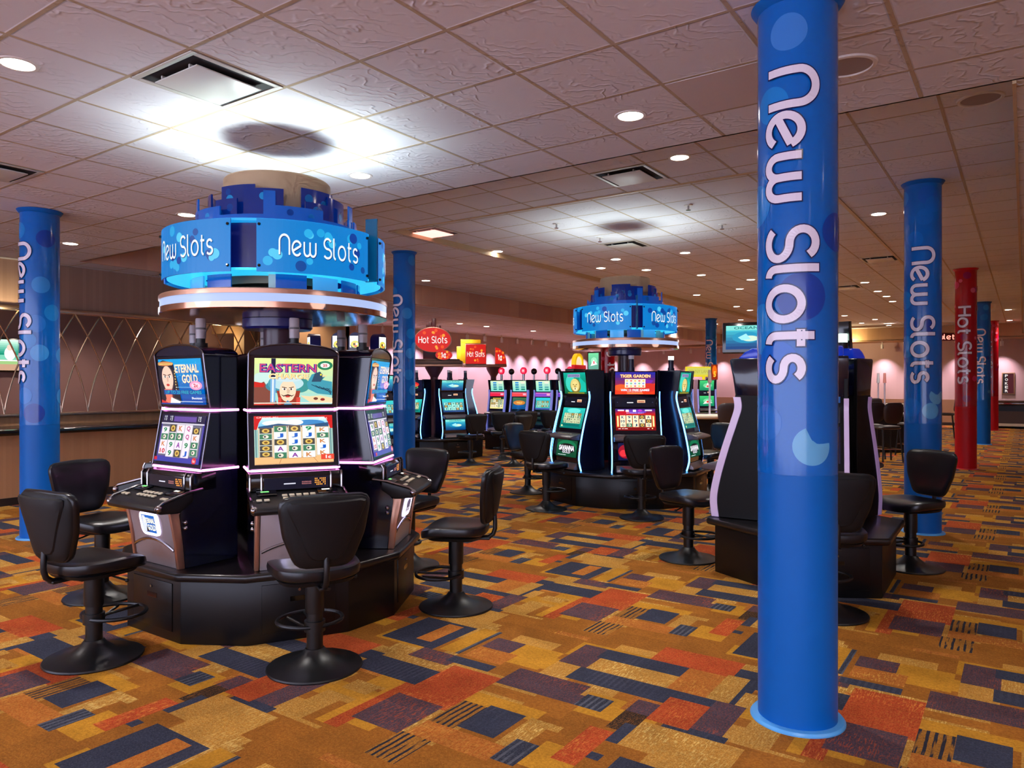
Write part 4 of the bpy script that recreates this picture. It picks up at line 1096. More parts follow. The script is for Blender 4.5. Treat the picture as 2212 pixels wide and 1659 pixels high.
def hot_pylon(x, y, face, kind, label, zc=2.62, zr=2.08):
    """face: bearing the sign looks towards"""
    t = thing('hot_slots_sign', label, 'sign', (x,y,0), face+pi/2, 'red Hot Slots signs of the far room')
    b = MB(); b.cyl(.085, .447, zr, 20); b.lathe([(.085,zr-.28),(.2,zr-.08),(.22,zr)], 20); b.build('pole', mat('mauve_pole', (120,80,96), .4), t)
    if kind == 'oval':
        b = MB(); b.box(-.64,.64,-.45,.45,zr,zr+.08); b.box(-.58,.58,-.4,.4,zr+.08,zr+.12); b.build('roof', WOODD, t, bev=.01)
        b = MB(); b.box(-.65,.65,-.46,.46,zr-.04,zr); b.build('roof_edge', COPPER, t, bev=.004)
        p = hot_panel(t, 'oval_panel', [(.39*math.cos(2*pi*i/40), .265*math.sin(2*pi*i/40)) for i in range(40)], -.42, .06, COPPER, 9, 4, 1)
        p.location = (0,0,zc); hot_text(p, 'Hot Slots', 0, 0, .62, -.428, .098)
        p = hot_panel(t, 'price_panel', [(.18*math.cos(2*pi*i/30), .105*math.sin(2*pi*i/30)) for i in range(30)], -.44, .05, COPPER, 7, 5, 1)
        p.location = (.24,0,zc-.335); hot_text(p, '1c', 0, 0, .11, -.448, .08)
        b = MB()
        for (x0, x1, h) in ((-.17,-.12,.36),(-.12,-.06,.42),(-.05,.04,.5),(.07,.15,.34)): b.box(x0,x1,-.1,.1,zc,zc+h)
        b.build('skyline_towers', REDD, t, bev=.004)
        b = MB(); b.box(-.22,.22,-.35,-.05,zr+.1,zc+.1); b.build('sign_block', REDD, t, bev=.01)
    else:
        b = MB(); b.box(-.95,.36,-.4,.4,zr,zr+.08); b.build('roof', COPPER, t, bev=.01)
        p = hot_panel(t, 'square_panel', [(-.29,-.28),(.29,-.28),(.29,.28),(-.29,.28)], -.45, .1, COPPER, 9, 6, 1)
        p.location = (-.55,0,zr+.37); hot_text(p, 'Hot Slots', 0, 0, .5, -.46, .10)
        b = MB(); b.box(-.98,-.85,-.33,-.3,zr+.1,zr+.8); b.box(-.98,-.4,-.33,-.3,zr+.69,zr+.8); b.box(-1.1,-.9,-.3,-.2,zr+.1,zr+.6); b.build('yellow_frame', mat('yellow_panel', (206,160,20), .4, emit=(206,150,10), es=.3), t, bev=.006)
        p = hot_panel(t, 'price_panel', [(-.1,-.24)]+[(-.1+.32*math.cos(rad(a)), -.24+.48*math.sin(rad(a))) for a in range(0,91,10)], -.42, .1, COPPER, 5, 7, 1)
        p.location = (.12,0,zr+.33); hot_text(p, '1c', .04, -.05, .13, -.43, .11)
    return t
# ================================================================ carousel 1 (nearest)
C1 = c2w(-1.745, 5.5)
base_unit('carousel_plinth', *C1, rad(-30), 6, 1.035, 18, 'black many-sided plinth under the nearest slot carousel', 'carousel base', 'carousel plinths')
canopy(*C1, rad(-52)+AL, 'round blue New Slots canopy sign over the nearest slot carousel')
MG1 = 'arched slot machines of the nearest carousel'
m = machine_arched(*C1, rad(270), art_queen(), art_queen_reels(), 'queen', 'arched slot machine whose upper screen shows a dark-haired queen on blue, facing left', MG1)
m = machine_arched(*C1, rad(330), art_warrior(), art_warrior_reels(), 'warrior', 'arched slot machine with a moustached warrior on its upper screen, facing the camera', MG1)
m = machine_arched(*C1, rad(30), art_queen(), art_queen_reels(), 'gold', 'arched slot machine seen edge-on at the right side of the nearest carousel', MG1)
m = machine_arched(*C1, rad(90), art_sea(True), art_sea(False), 'gold', 'arched slot machine at the back right of the nearest carousel', MG1)
m = machine_arched(*C1, rad(210), art_queen(), art_queen_reels(), 'queen', 'arched slot machine at the back left of the nearest carousel', MG1)
m = machine_arched(*C1, rad(150), art_sea(True), art_sea(False), 'gold', 'arched slot machine on the far side of the nearest carousel', MG1)
def stool_px(px, py, toward, label, off=0.):
    x, y = at(px, py, 0); return stool(x, y, math.atan2(toward[1]-y, toward[0]-x)+rad(off), label)
stool_px(203, 1421, C1, 'black stool at the lower left, angled beside the queen machine, nearest on that side', 2)
stool_px(680, 1440, C1, 'black stool with its back to the camera before the warrior slot machine', 2)
stool_px(985, 1310, C1, 'black stool in profile on the open carpet right of the nearest carousel', 0)
stool_px(221, 1288, C1, 'black stool half hidden behind the lower left stool', -22)
stool_px(884, 1222, C1, 'black stool behind the edge-on slot machine, showing the front of its backrest', 8)

# ================================================================ carousel 2
C2 = c2w(1.607, 10.5)
base_unit('carousel_plinth', *C2, AL+rad(-90), 6, 1.16, 17, 'black plinth under the farther slot carousel with blue neon', 'carousel base', 'carousel plinths')
canopy(*C2, rad(-122)+AL, 'round blue New Slots canopy sign over the farther slot carousel', .93, 8)
MG2 = 'neon edged slot machines of the farther carousel'
def c2m(deg, arts, label): return machine_flank(*C2, AL+rad(deg), arts, label, MG2)
lion = (art_lion(), art_lion_reels(), art_lion_badge())
c2m(210, lion, 'neon edged slot machine with a lion on a green screen, left on the farther carousel')
c2m(270, (art_tiger(), art_tiger_reels(), art_tiger_badge()), 'neon edged slot machine with red screens facing the camera')
c2m(330, lion, 'neon edged slot machine with narrow green screens, right on the farther carousel')
c2m(150, (art_sea(True), art_sea(False), None), 'neon edged slot machine at the back left of the farther carousel')
c2m(30, (art_sea(True), art_sea(False), None), 'neon edged slot machine at the back right of the farther carousel')
c2m(90, (art_sea(True), art_sea(False), None), 'neon edged slot machine on the far side of the farther carousel')
stool_px(1180, 1100, C2, 'black stool facing the lion slot machine of the farther carousel', 8)
stool_px(1386, 1119, C2, 'black stool with its back to the camera before the red-screened slot machine', 0)
stool_px(1140, 1064, C2, 'black stool just behind the one facing the lion machine', -20)
stool_px(1535, 1062, C2, 'black stool at the right of the farther carousel, beside the lilac edged slot machine', 10)

# ================================================================ three-sided pod behind the nearest column
C3 = (-1.50, 6.50)
base_unit('pod_plinth', *C3, rad(181), 3, .77, 26, 'black plinth of the slot pod behind the nearest column', 'carousel base', h=.46, lip=1.075)
LILAC = mat('lilac_edge_trim', (206,186,210), .35, coat=.3, emit=(150,120,200), es=.12)
FL3 = [(.70,.465),(.715,.62),(.685,.80),(.615,1.05),(.54,1.28),(.505,1.40),(.515,1.49)]
PODB = mat('pod_body_black', (11,9,9), .45, spec=.18)
MG3 = 'lilac edged slot machines of the black pod'
for az, lab in ((181,'lilac edged slot machine in the black pod, turned away to the left'),(282,'lilac edged slot machine in the black pod hidden behind the nearest column'),(75,'lilac edged slot machine in the black pod, turned away to the right')):
    a = rad(az)
    t = machine_flank(*C3, a, (art_sea(True), art_red(), art_red()), lab, MG3, h0=.46, half=.30, back=.262, ztop=1.80, neon=None, trim=LILAC, flank=FL3, body=PODB, rr=.45)
    M = T(0,-.45,-.46)
    b = MB(); b.prism([(.262,1.50),(.50,1.50),(.56,1.80),(.54,1.815),(.262,1.815)], -.302, .302, 'x', 0, M); b.build('head', NAVYB, t, bev=.008)
    b = MB(); b.prism([(.262,1.815),(.50,1.815),(.44,1.87),(.38,1.90),(.262,1.90)], -.27, .27, 'x', 0, M); b.build('crown', mat('crown_blue', (16,50,150), .25, coat=.4, emit=(10,40,170), es=.35), t, bev=.015)
    K = M @ T(-.02,.50 if az == 181 else .42,1.87) @ RZ(rad(100 if az == 181 else 0)) @ RX(rad(6))
    b = MB(); b.box(-.2,.2,-.03,.03,.0,.27,0,K); tp = b.build('topper_screen', BLACK, t, bev=.006)
    art_sea(True).mesh('topper_picture', SCREEN, tp, K @ Vector((.17,.0305,.03)), K.to_3x3() @ Vector((-.34,0,0)), K.to_3x3() @ Vector((0,0,.21)))
    b = MB(); b.cyl(.05,1.90,1.95,16,0,M @ T(.18,.24,0)); lp = b.build('candle_lamp', BLACKM, t)
    b = MB(); b.cyl(.045,1.95,2.02,16,0,M @ T(.18,.24,0)); b.build('lamp_lens', mat('white_lamp_lens', (240,245,240), .3, emit=(220,255,240), es=4.), lp)
stool_px(1487, 1207, C3, 'black stool facing right towards the lilac edged slot machine', -16)
stool_px(1788, 1326, C3, 'black stool half hidden by the right edge of the nearest column', 4)
stool_px(1967, 1226, C3, 'black stool in front of the foot of the second blue column', 8)
# ================================================================ far slot groups
def candle(par, M, z, lit=False):
    b = MB(); b.cyl(.045, z, z+.05, 14, 0, M); b.cyl(.036, z+.05, z+.16, 14, 0, M); lp = b.build('candle_lamp', mat('lamp_body_navy', (24,26,60), .3), par)
    b = MB(); b.cyl(.038, z+.16, z+.21, 14, 0, M); b.build('lamp_lens', mat('white_lamp_lens', (240,245,240), .3, emit=(220,255,240), es=4.) if lit else mat('pale_lamp_lens', (206,206,220), .3), lp)
def find(label): return next(o for o in COL.objects if o.get('label') == label)
for lab, lit in (('neon edged slot machine with red screens facing the camera',False),('neon edged slot machine with narrow green screens, right on the farther carousel',True)):
    candle(find(lab), T(.02,-.80+.68,-.445), 1.77, lit)
# toppers on the farther carousel
t = find('neon edged slot machine at the back left of the farther carousel'); M = T(0,-.8,-.445)
b = MB(); b.box(-.30,.24,.66,.80,1.775,1.82,0,M); tp = b.build('topper_base', WOODD, t, bev=.006)
Rr = M @ T(.0,.74,1.90) @ RX(pi/2)
b = MB(); b.ring_solid(.11,.15,-.03,.03,32,0,rad(-40),rad(220),Rr); b.build('yellow_arch', mat('yellow_topper', (236,190,20), .4, emit=(240,180,0), es=.5), tp)
b = MB(); b.cyl(.10,-.02,.02,28,0,Rr); b.build('topper_disc', mat('topper_cream', (240,220,190), .4, emit=(255,230,190), es=.5), tp)
b = MB(); b.box(-.2,.2,.69,.75,1.82,1.88,0,M); b.build('red_block', mat('topper_red', (200,30,40), .4, emit=(200,20,30), es=.4), tp, bev=.01)
t = find('neon edged slot machine with a lion on a green screen, left on the farther carousel')
N = M @ T(-.16,.66,0) @ RZ(rad(30))
b = MB(); b.box(-.09,.09,-.03,.02,1.78,2.04,0,N); tp = b.build('topper_screen', WOODD, t, bev=.005)
art_green(0).mesh('topper_picture', SCREEN, tp, N @ Vector((.075,.0205,1.80)), N.to_3x3() @ Vector((-.15,0,0)), (0,0,.22))

# red Hot Slots carousel beyond the soffit
C4 = c2w(-1.75, 16.6)
base_unit('carousel_plinth', *C4, AL+rad(-57), 6, 1.16, 17, 'blue-lit black plinth under the red oval Hot Slots sign', 'carousel base', 'carousel plinths')
hot_pylon(*C4, AL+rad(-88), 'oval', 'red oval Hot Slots sign with dark red skyline towers above it', 2.57, 2.03)
MG4 = 'blue edged slot machines under the red oval sign'
for k, (d, arts, lab) in enumerate(((303,(art_sea(True),art_sea(False),art_sea(True)),'blue edged slot machine with ocean screens under the red oval sign'),
        (243,(art_red(),art_lion_reels(),art_red()),'blue edged slot machine with a red dotted screen, partly behind a blue column'),
        (3,(art_green(0),art_sea(False),art_sea(True)),'blue edged slot machine turned to the right beside the ocean slot machine'),
        (63,(art_sea(True),art_sea(False),None),'blue edged slot machine at the back of the oval sign'),)):
    m = machine_flank(*C4, AL+rad(d), arts, lab, MG4, ztop=1.70, simple=True)
    candle(m, T(0,-.8+.70,-.445), 1.69)
# carousel with drum toppers behind the nearest one
C5 = c2w(-3.2, 14.6)
base_unit('carousel_plinth', *C5, AL+rad(-90), 6, 1.0, 17, 'black plinth mostly hidden behind the nearest carousel', 'carousel base', 'carousel plinths', doors=False)
for d, arts, lab, dz in ((330,(art_sea(True),art_sea(False),art_sea(True)),'neon edged slot machine glimpsed right of the edge-on machine, beside a blue column',0),
        (270,(art_sea(True),art_sea(False),None),'slot machine with a black and yellow drum topper, largest of the drums',.30),
        (210,(art_sea(True),art_sea(False),None),'slot machine with a small black and yellow drum topper behind the warrior machine',.0)):
    m = machine_flank(*C5, AL+rad(d), arts, lab, 'slot machines with drum toppers', simple=True)
    M = T(0,-.8,-.445)
    for q, (dx, sc_) in enumerate(((.05,1.),(-.27,1.)) if d == 270 else ((.0,1.),)):
        L = M @ T(dx,.72,0)
        b = MB(); b.cyl(.13,1.78,2.18,20,0,L); st = b.build('topper_stand', BLACKM, m)
        b = MB(); b.box(-.125,.125,-.1,.1,2.18,2.44,0,L); b.cyl(.125,-.1,.1,28,0,L @ T(0,0,2.44) @ RX(pi/2)); dr = b.build('drum_topper', mat('drum_navy', (30,36,110), .3), st)
        a = Art((240,244,236)); a.rect(0,0,1,.28,(10,14,10)); a.ell(.5,.42,.42,.22,(16,20,16)); a.ell(.5,.48,.40,.22,(206,206,70)); a.ell(.5,.48,.26,.15,(240,190,80)); a.ell(.42,.48,.1,.08,(60,60,20)); a.ell(.66,.5,.09,.08,(240,240,220)); a.ell(.55,.36,.12,.06,(226,90,60)); a.ell(.5,.86,.36,.12,(244,248,246))
        a.mesh('drum_picture', SCREEN, dr, L @ Vector((.10,.101,2.20)), (-.20,0,0), (0,0,.30))
# straight bank of four (tops carry red discs and black globes)
PX4 = (1073,1121,1172,1222); YB = 14.6
t = thing('bank_plinth', 'dark plinth under the straight row of slot machines with red discs', 'carousel base', (-9.6,YB+.42,0), 0, 'carousel plinths')
b = MB(); b.box(-1.35,1.35,-.42,.42,0,.39); b.build('body', PLINTH, t, bev=.006)
b = MB(); b.box(-1.38,1.38,-.45,.45,.39,.445); b.build('ledge', LEDGE, t, bev=.018)
BF = [(.98,.45),(.99,.60),(.975,.80),(.93,1.05),(.89,1.30),(.885,1.42),(.89,1.46)]
bands = [(196,30,60),(206,60,60),(120,60,170),(90,50,160)]
names = ('leftmost slot machine of the straight row with red disc toppers','slot machine with an orange oval on its lower screen in the straight row','slot machine with a violet middle band in the straight row','slot machine in the straight row, rightmost, beside the lion machine')
for i, px in enumerate(PX4):
    ray = (px-1106)/F; yc = YB/(ray*SA+CA); X, Y = c2w(ray*yc, yc)
    m = machine_flank(X, Y+.90, rad(270), (art_pay(0), art_bank_reels((0,1,2,0)[i]), None), names[i], 'straight row of slot machines', half=.25, back=.35, ztop=1.70, neon=None, trim=mat('bank_silver_trim', (190,190,226), .3, .3, emit=(120,130,240), es=.25), flank=BF, simple=True)
    M = T(0,-.8,-.445)
    a = Art(bands[i]); a.rect(.72,.3,.92,.7,(236,150,170)); a.rect(.05,.8,.95,.9,(230,120,150))
    slab_art(a, 'middle_band', SCREENB, m, .44, (.862,1.30), (.86,1.40), .012, M)
    b = MB(); b.cyl(.03,1.69,1.84,10,0,M @ T(0,.7,0)); st = b.build('topper_stem', CHROME, m)
    b = MB(); b.cyl(.085,-.02,.02,28,0,M @ T(0,.7,1.92) @ RX(pi/2)); d = b.build('red_disc_topper', mat('red_disc', (206,30,60), .35, emit=(214,20,60), es=.6), st)
    a = Art((236,60,90)); a.ell(.5,.5,.4,.4,(240,120,130)); a.text('777',.25,.35,.75,.65,(255,240,240),.03)
    a.mesh('disc_print', SCREENB, d, M @ Vector((.05,.7225,1.87)), (-.1,0,0), (0,0,.1))
    b = MB(); b.cyl(.022,1.69,1.83,10,0,M @ T(-.30,.7,0)); st = b.build('globe_stem', CHROME, m)
    b = MB(); b.sphere(*(M @ Vector((-.30,.7,1.90))), .075, n=16); b.build('black_globe', BLACK, st)
# square Hot Slots pylon farther on
x, y = atd(1066, 22.)
base_unit('carousel_plinth', x, y, AL+rad(-90), 6, 1.0, 17, 'dark plinth under the square Hot Slots sign, hidden behind the straight row', 'carousel base', 'carousel plinths', doors=False)
hot_pylon(x, y, AL+rad(-84), 'square', 'red square Hot Slots sign with a yellow frame and a quarter-round price panel', 2.6, 2.10)
# bank with the yellow sign, far right of the farther carousel
x, y = atd(1520, 20.5)
t = thing('bank_plinth', 'dark plinth under the slot machines with green screens and a yellow sign', 'carousel base', (x,y,0), AL, 'carousel plinths')
b = MB(); b.box(-.75,.75,-.4,.4,0,.445); b.build('body', PLINTH, t, bev=.006)
for dx, k, lab in ((.0,1,'slot machine with green screens below the yellow sign'),(-.62,0,'slot machine half hidden left of the green-screen machine below the yellow sign')):
    mx, my = c2w((1520-1106)/F*20.5+dx, 20.5)
    machine_flank(mx, my, AL+rad(-90), (art_green(k), art_green(0), None), lab, 'slot machines below the yellow sign', r0=-.55, half=.25, back=-.1, ztop=1.72, neon=None, trim=mat('bank_silver_trim'), flank=BF, simple=True, rr=.0)
t = thing('yellow_bank_sign', 'yellow sign board with an orange end panel over far slot machines', 'sign', (x,y,1.72), AL)
b = MB(); b.cyl(.04,.003,.1,12); b.box(-.50,.24,-.06,.06,.08,.36); b.build('board', mat('yellow_board', (226,206,30), .4, emit=(220,200,20), es=.5), t, bev=.006)
a = Art((226,206,50)); a.rect(.03,.18,.97,.9,(206,206,96)); a.text('PENNY LANE',.1,.35,.9,.7,(170,160,60)); a.mesh('board_print', SIGNP, t, (-.49,-.061,.09), (.72,0,0), (0,0,.26))
b = MB(); b.box(.18,.36,-.12,-.06,.0,.42); e = b.build('end_panel', mat('end_panel_brown', (110,40,16), .4), t, bev=.005)
a = Art((150,40,10)); a.ell(.5,.6,.4,.35,(240,110,20)); a.text('5',.3,.15,.75,.55,(255,200,60),.03); a.mesh('end_print', SIGNP, e, (.19,-.121,.01), (.16,0,0), (0,0,.40))
# stools of the far groups
for px, py, c, lab in ((1016,1003,C4,'black stool in front of the ocean slot machine under the red oval sign'),(1085,993,(-10.6,15.2),'black stool in the gap between the oval sign and the straight row'),
                       (1137,986,(-10.0,15.4),'black stool before the orange-oval machine of the straight row'),(1192,983,(-9.2,15.4),'black stool at the right of the straight row'),(1110,1006,(-12.3,13.0),'black stool turned sideways among the straight row stools')):
    stool_px(px, py, c, lab, 6)

# ================================================================ gaming tables and their chairs
def game_table(px, yc, rot, label, w=1.05, h=.93):
    x, y = atd(px, yc)
    t = thing('gaming_table', label, 'gaming table', (x,y,0), AL+rot, 'gaming tables of the far floor')
    half = lambda k: [(w*k*math.cos(rad(a)), -w*.62*k*math.sin(rad(a))) for a in range(0,181,10)]
    b = MB(); b.prism(half(.98)+[(-w*.98,.28),(w*.98,.28)], h-.07, h-.02, 'z'); b.build('table_top', FELT, t)
    b = MB(); b.tube([(u,v,h-.03) for u,v in [(w,.28)]+half(1.)+[(-w,.28)]], .055, 10); b.build('padded_rail', PAD, t)
    b = MB(); b.box(-w*.75,w*.75,-w*.3,.24,0,h-.07); b.build('body', BLACKM, t, bev=.02)
    b = MB(); b.box(-.4,.4,.1,.24,h-.02,h+.03); b.build('chip_tray', CHROME, t, bev=.005)
    return t
game_table(1548, 16.4, rad(6), 'gaming table with beige padded rail between the farther carousel and the pod')
game_table(1902, 17.6, rad(-10), 'gaming table with pale layout, nearest of the tables right of the pod')
game_table(1890, 21.5, rad(8), 'gaming table behind the nearest one, right of the pod', .95)
game_table(1936, 25.2, rad(0), 'small far gaming table beside the second blue column', .95)
def make_chair():
    t = thing('gaming_chair', 'x', 'chair')
    b = MB(); b.pillow(lambda a: (.24*math.copysign(abs(math.cos(a))**.6, math.cos(a)), .22*math.copysign(abs(math.sin(a))**.6, math.sin(a))), 'xy', .045, .04, 28, 4, None, 0, 3.5, T(0,0,.70)); b.build('seat', mat('brown_vinyl', (44,34,36), .4), t)
    def bo(a):
        c, s = math.cos(a), math.sin(a); x = math.copysign(abs(c)**.6, c); z = math.copysign(abs(s)**.6, s)
        return (x*.23*(.92+.08*z), z*.22)
    b = MB(); b.pillow(bo, 'xz', .03, .03, 28, 4, lambda x, z: .5*x*x, 0, 3., T(0,-.24,1.0) @ RX(rad(8))); b.build('backrest', mat('brown_vinyl'), t)
    for sx in (-1,1):
        for sy in (-1,1):
            b = MB(); b.tube([(sx*.17,sy*.15,.68),(sx*.22,sy*.21,0)], .018, 8); b.build('leg', BLACKM, t)
    b = MB(); b.tube([(.2,.19,.26),(-.2,.19,.26),(-.2,-.19,.26),(.2,-.19,.26)], .011, 7, 0, True); b.build('footrail', CHROME, t)
    return t
ch = make_chair(); first = True
for px, yc, f, lab in ((1916,15.3,95,'dark chair with its back to the camera at the nearest table right of the pod'),(1882,15.9,80,'dark chair beside the pod, left of the other chair at the same table'),(1966,16.5,120,'dark chair partly behind the second blue column'),
        (2044,22.,150,'dark chair seen between the second blue column and the red column'),(1880,20.2,90,'dark chair behind the pod at the second table'),(1566,15.1,90,'dark chair before the gaming table with the beige rail')):
    x, y = atd(px, yc)
    o = ch if first else dup(ch); first = False
    o.location = (x,y,0); o.rotation_euler = (0,0,AL+rad(f)-pi/2); o['label'] = lab; o['group'] = 'dark chairs at the gaming tables'
for px, yc, z, c, lab in ((1897,21.15,.93,(206,206,214),'white topped pole standing on a far gaming table'),(1911,21.1,.93,(226,150,140),'pink topped pole standing on a far gaming table'),(1533,16.3,.93,(170,150,140),'thin pole standing on the gaming table with the beige rail')):
    x, y = atd(px, yc)
    t = thing('table_pole', lab, 'pole', (x,y,z-.019), 0)
    b = MB(); b.cyl(.05,0,.02,14); b.cyl(.022,.02,.72,10); b.build('stem', mat('pale_pole', (190,180,200), .3), t)
    b = MB(); b.cyl(.045,.72,1.0,12,r2=.03); b.build('head', mat('pole_head_%d' % px, c, .4), t)
x, y = atd(2192, 27.)
t = thing('craps_table', 'long dark table with a wooden rail below the narrow sign by the far wall', 'gaming table', (x+.4,y,0), 0)
b = MB(); b.box(-1.0,1.2,-.7,.7,.06,.86); b.box(-.5,.9,-.6,.6,0,.06); b.build('body', mat('table_teal_black', (10,24,38), .4), t, bev=.02)
b = MB(); b.box(-1.05,1.25,-.75,.75,.93,1.0); b.build('rail', WOODD, t, bev=.02)
b = MB(); b.box(-1.03,1.23,-.73,.73,.86,.93); b.build('rail_band', CHROME, t, bev=.005)
b = MB(); b.box(-.97,.1,-.715,-.70,.15,.62); b.build('front_panel', mat('panel_brown', (70,52,46), .5), t)
b = MB(); b.box(-.97,.1,-.72,-.70,.08,.18); b.build('kick_strip', PAD, t)
# narrow sign on the far wall, red neon word under the ceiling
yw = YF; ray = (2178-1106)/F; yc = yw/(ray*SA+CA); x, _ = c2w(ray*yc, yc)
t = thing('wall_sign', 'narrow upright dark red sign with white letters on the far wall', 'sign', (x,YF,1.22), 0)
b = MB(); b.box(-.2,.2,-.05,0,0,.80); b.build('frame', mat('sign_frame_gold', (170,140,96), .4, .5), t, bev=.005)
a = Art((70,8,14)); a.rect(.0,.0,.42,1,(26,16,18))
for i, c_ in enumerate('POKER'): a.text(c_, .2, .82-.19*i, .48, .95-.19*i, (236,226,220), .02)
a.mesh('print', SIGNP, t, (-.17,-.051,.03), (.34,0,0), (0,0,.74))
x, y = atd(2044, 24.5)
t = thing('neon_word_sign', 'glowing red neon word sign hanging between the second blue and the red column', 'sign', (x,y,3.04), AL)
b = MB(); b.box(-.62,.62,.0,.05,0,.26); b.tube([(-.4,.02,.25),(-.4,.02,.84)], .012, 6); b.tube([(.4,.02,.25),(.4,.02,.84)], .012, 6); b.build('backing', REDD, t)
_, W = layout('Roulette'.replace('R','R')); b = MB(); letters(b, 'Roulette', lambda u, v: (-.56+u*1.12/W, -.004, .05+v*.11), .1, lin((255,120,105))); b.build('lettering', attr_mat('neon_red_letters', .3, 2.2), t, recalc=False, smooth=False)

# ================================================================ lattice bar at the left
t = thing('bar_counter', 'long tan panelled counter with a black top below the metal lattice', 'counter', (-11.4,3.,0), 0)
b = MB(); b.box(-.55,.42,-7.5,5.88,.10,.93); b.build('front_panel', COUNTF, t, smooth=False)
b = MB(); b.box(-.55,.66,-7.5,5.88,.93,1.0); b.build('counter_top', BLACK, t, bev=.012)
b = MB(); b.box(-.55,.435,-7.5,5.88,0,.10); b.build('toe_kick', BASEB, t, smooth=False)
t = thing('lattice_screen', 'diamond lattice of curved metal rods between the counter and the bulkhead', 'screen', (XL+.06,3.,1.12), 0)
RODM = mat('champagne_metal', (206,176,150), .25, 1.)
b = MB(); b.box(-.05,.03,-7.5,5.9,0,.05); b.build('bottom_rail', RODM, t, bev=.008)
b = MB(); b.box(-.06,.04,-7.5,5.9,1.55,1.62); b.build('top_rail', RODM, t, bev=.01)
b = MB(); b.box(-.03,.03,5.84,5.9,.05,1.56); b.build('end_post', RODM, t, bev=.006)
b = MB(); y = 5.51-3.-.385*26
while y < 6.4:
    for s in (-1,1):
        pts = []
        for i in range(13):
            q = i/12; yy = y+s*(.5775*q+.38*q*(1-q)*.95)
            if -7.5 < yy < 5.86: pts.append((-.01+.006*s, yy, 1.56-1.51*q))
        if len(pts) > 1: b.tube(pts, .0115, 6)
    y += .385
b.build('lattice_rods', RODM, t)
t = thing('wall_television', 'lit television behind the lattice, cut by the left edge of the photo', 'television', (-14.12,5.17,1.80), 0)
b = MB(); b.box(-.06,.03,-.5,.5,0,.58); b.build('casing', BLACK, t, bev=.01)
a = Art((120,200,170)); a.grad(0,.5,1,1,(20,140,110),(210,240,220)); a.rect(0,0,1,.2,(190,150,120)); a.rect(0,.2,1,.35,(150,190,120)); a.ell(.75,.55,.09,.22,(236,236,240)); a.ell(.75,.74,.05,.1,(236,200,180)); a.rect(0,.3,1,.34,(230,230,240)); a.ell(.3,.5,.12,.2,(60,120,90))
a.mesh('picture', SCREEN, t, (.031,-.47,.03), (0,.94,0), (0,0,.52))
# ================================================================ ceiling fixtures and lamps
def zone(x, y):
    if x < -10.9: return ZL if y > 9.0 else ZA
    if x > -.04 or y < YE: return ZA
    if -7.4 < x < -1.78 and 7.6 < y < 31.: return ZC
    return ZB
def ceil_at(px, py):
    for z in (ZA, ZB, ZC, ZL):
        x, y = at(px, py, z)
        if abs(zone(x, y)-z) < 1e-6: return x, y, z
    x, y = at(px, py, ZB); return x, y, ZB
LENS = mat('downlight_lens', (255,250,240), .3, emit=(255,240,222), es=14.)
TRIMR = mat('downlight_trim', (226,220,214), .4)
dl = None
def downlight(x, y, z, label, power, r=.085, group='round recessed downlights'):
    global dl
    if dl is None:
        dl = t = thing('recessed_downlight', label, 'ceiling light', (x,y,z), 0, group)
        b = MB(); b.lathe([(.082,-.001),(.086,-.006),(.104,-.005),(.108,0)], 32); b.build('trim_ring', TRIMR, t)
        b = MB(); b.lathe([(0,-.003),(.083,-.003)], 28); b.build('lens', LENS, t)
    else: t = dup(dl, (x,y,z), 0, label, group)
    if power:
        li = bpy.data.lights.new('downlight_beam', 'SPOT'); li.energy = power; li.color = DLCOL; li.spot_size = rad(128); li.spot_blend = .75; li.shadow_soft_size = .07
        o = bpy.data.objects.new('downlight_beam', li); COL.objects.link(o); o.location = (x,y,z-.02)
    return t
DLCOL = (1., .95, .90)
P1 = 100.
near = [(38,138,'large round downlight at the left edge of the photo'),(1362,250,'round downlight in the low ceiling left of the nearest column'),(778,379,'round downlight beside the lit ceiling patch over the nearest canopy'),
        (403,464,'round downlight just left of the nearest canopy sign'),(152,526,'round downlight beside the top of the left blue column'),
        (1468,340,'round downlight just beyond the ceiling step, near the square diffuser'),(1898,462,'round downlight left of the top of the second blue column'),(1075,543,'round downlight left of the bright patch over the farther canopy'),
        (920,606,'round downlight right of the blue column behind the nearest carousel')]
for px, py, lab in near: downlight(*ceil_at(px, py), lab, P1)
for px, py, lab in ((1480,546,'round downlight in the coffer, right of the farther canopy'),(1330,560,'round downlight, highest of three close together above the farther canopy'),(1298,579,'round downlight, left of three close together above the farther canopy'),
        (1396,583,'round downlight, right of three close together above the farther canopy')): downlight(*ceil_at(px, py), lab, P1)
far = [(1609,562),(1622,604),(1598,624),(1515,594),(1591,662),(1620,670),(1600,691),(1868,610),(1896,629),(1915,640),(1928,651),(1890,690),(1861,698),(1920,703),(1824,682),(1896,712),(2178,669),(2181,692),(1505,637),(1546,700),(1460,705)]
for px, py in far: downlight(*ceil_at(px, py), 'small far round downlight over the back half of the floor', P1*1.1, group='far downlights nothing tells apart')
for px, py, lab in ((993,699,'small downlight in the lower ceiling right of the oval sign towers'),(1051,705,'small downlight in the lower ceiling above the square red sign'),(1152,715,'small downlight in the lower ceiling left of the farther canopy')):
    downlight(*ceil_at(px, py), lab, P1*.6)
# lamps of the rest of the room, added out of view for illumination
for x, y in ((-7.6,-2.),(-5.,-2.6),(-2.2,-2.6),(.8,-2.2),(2.6,.6),(-9.6,.2),(2.6,3.6),(1.4,-4.),(-.0,1.2),(-7.2,.6)):
    downlight(x, y, ZA, 'round downlight behind the camera', P1, group='downlights behind the camera')
for x, y in ((3.,8.),(3.,13.),(3.,19.),(3.,25.)): downlight(x, y, ZA, 'round downlight over the side aisle', P1, group='downlights over the side aisle')

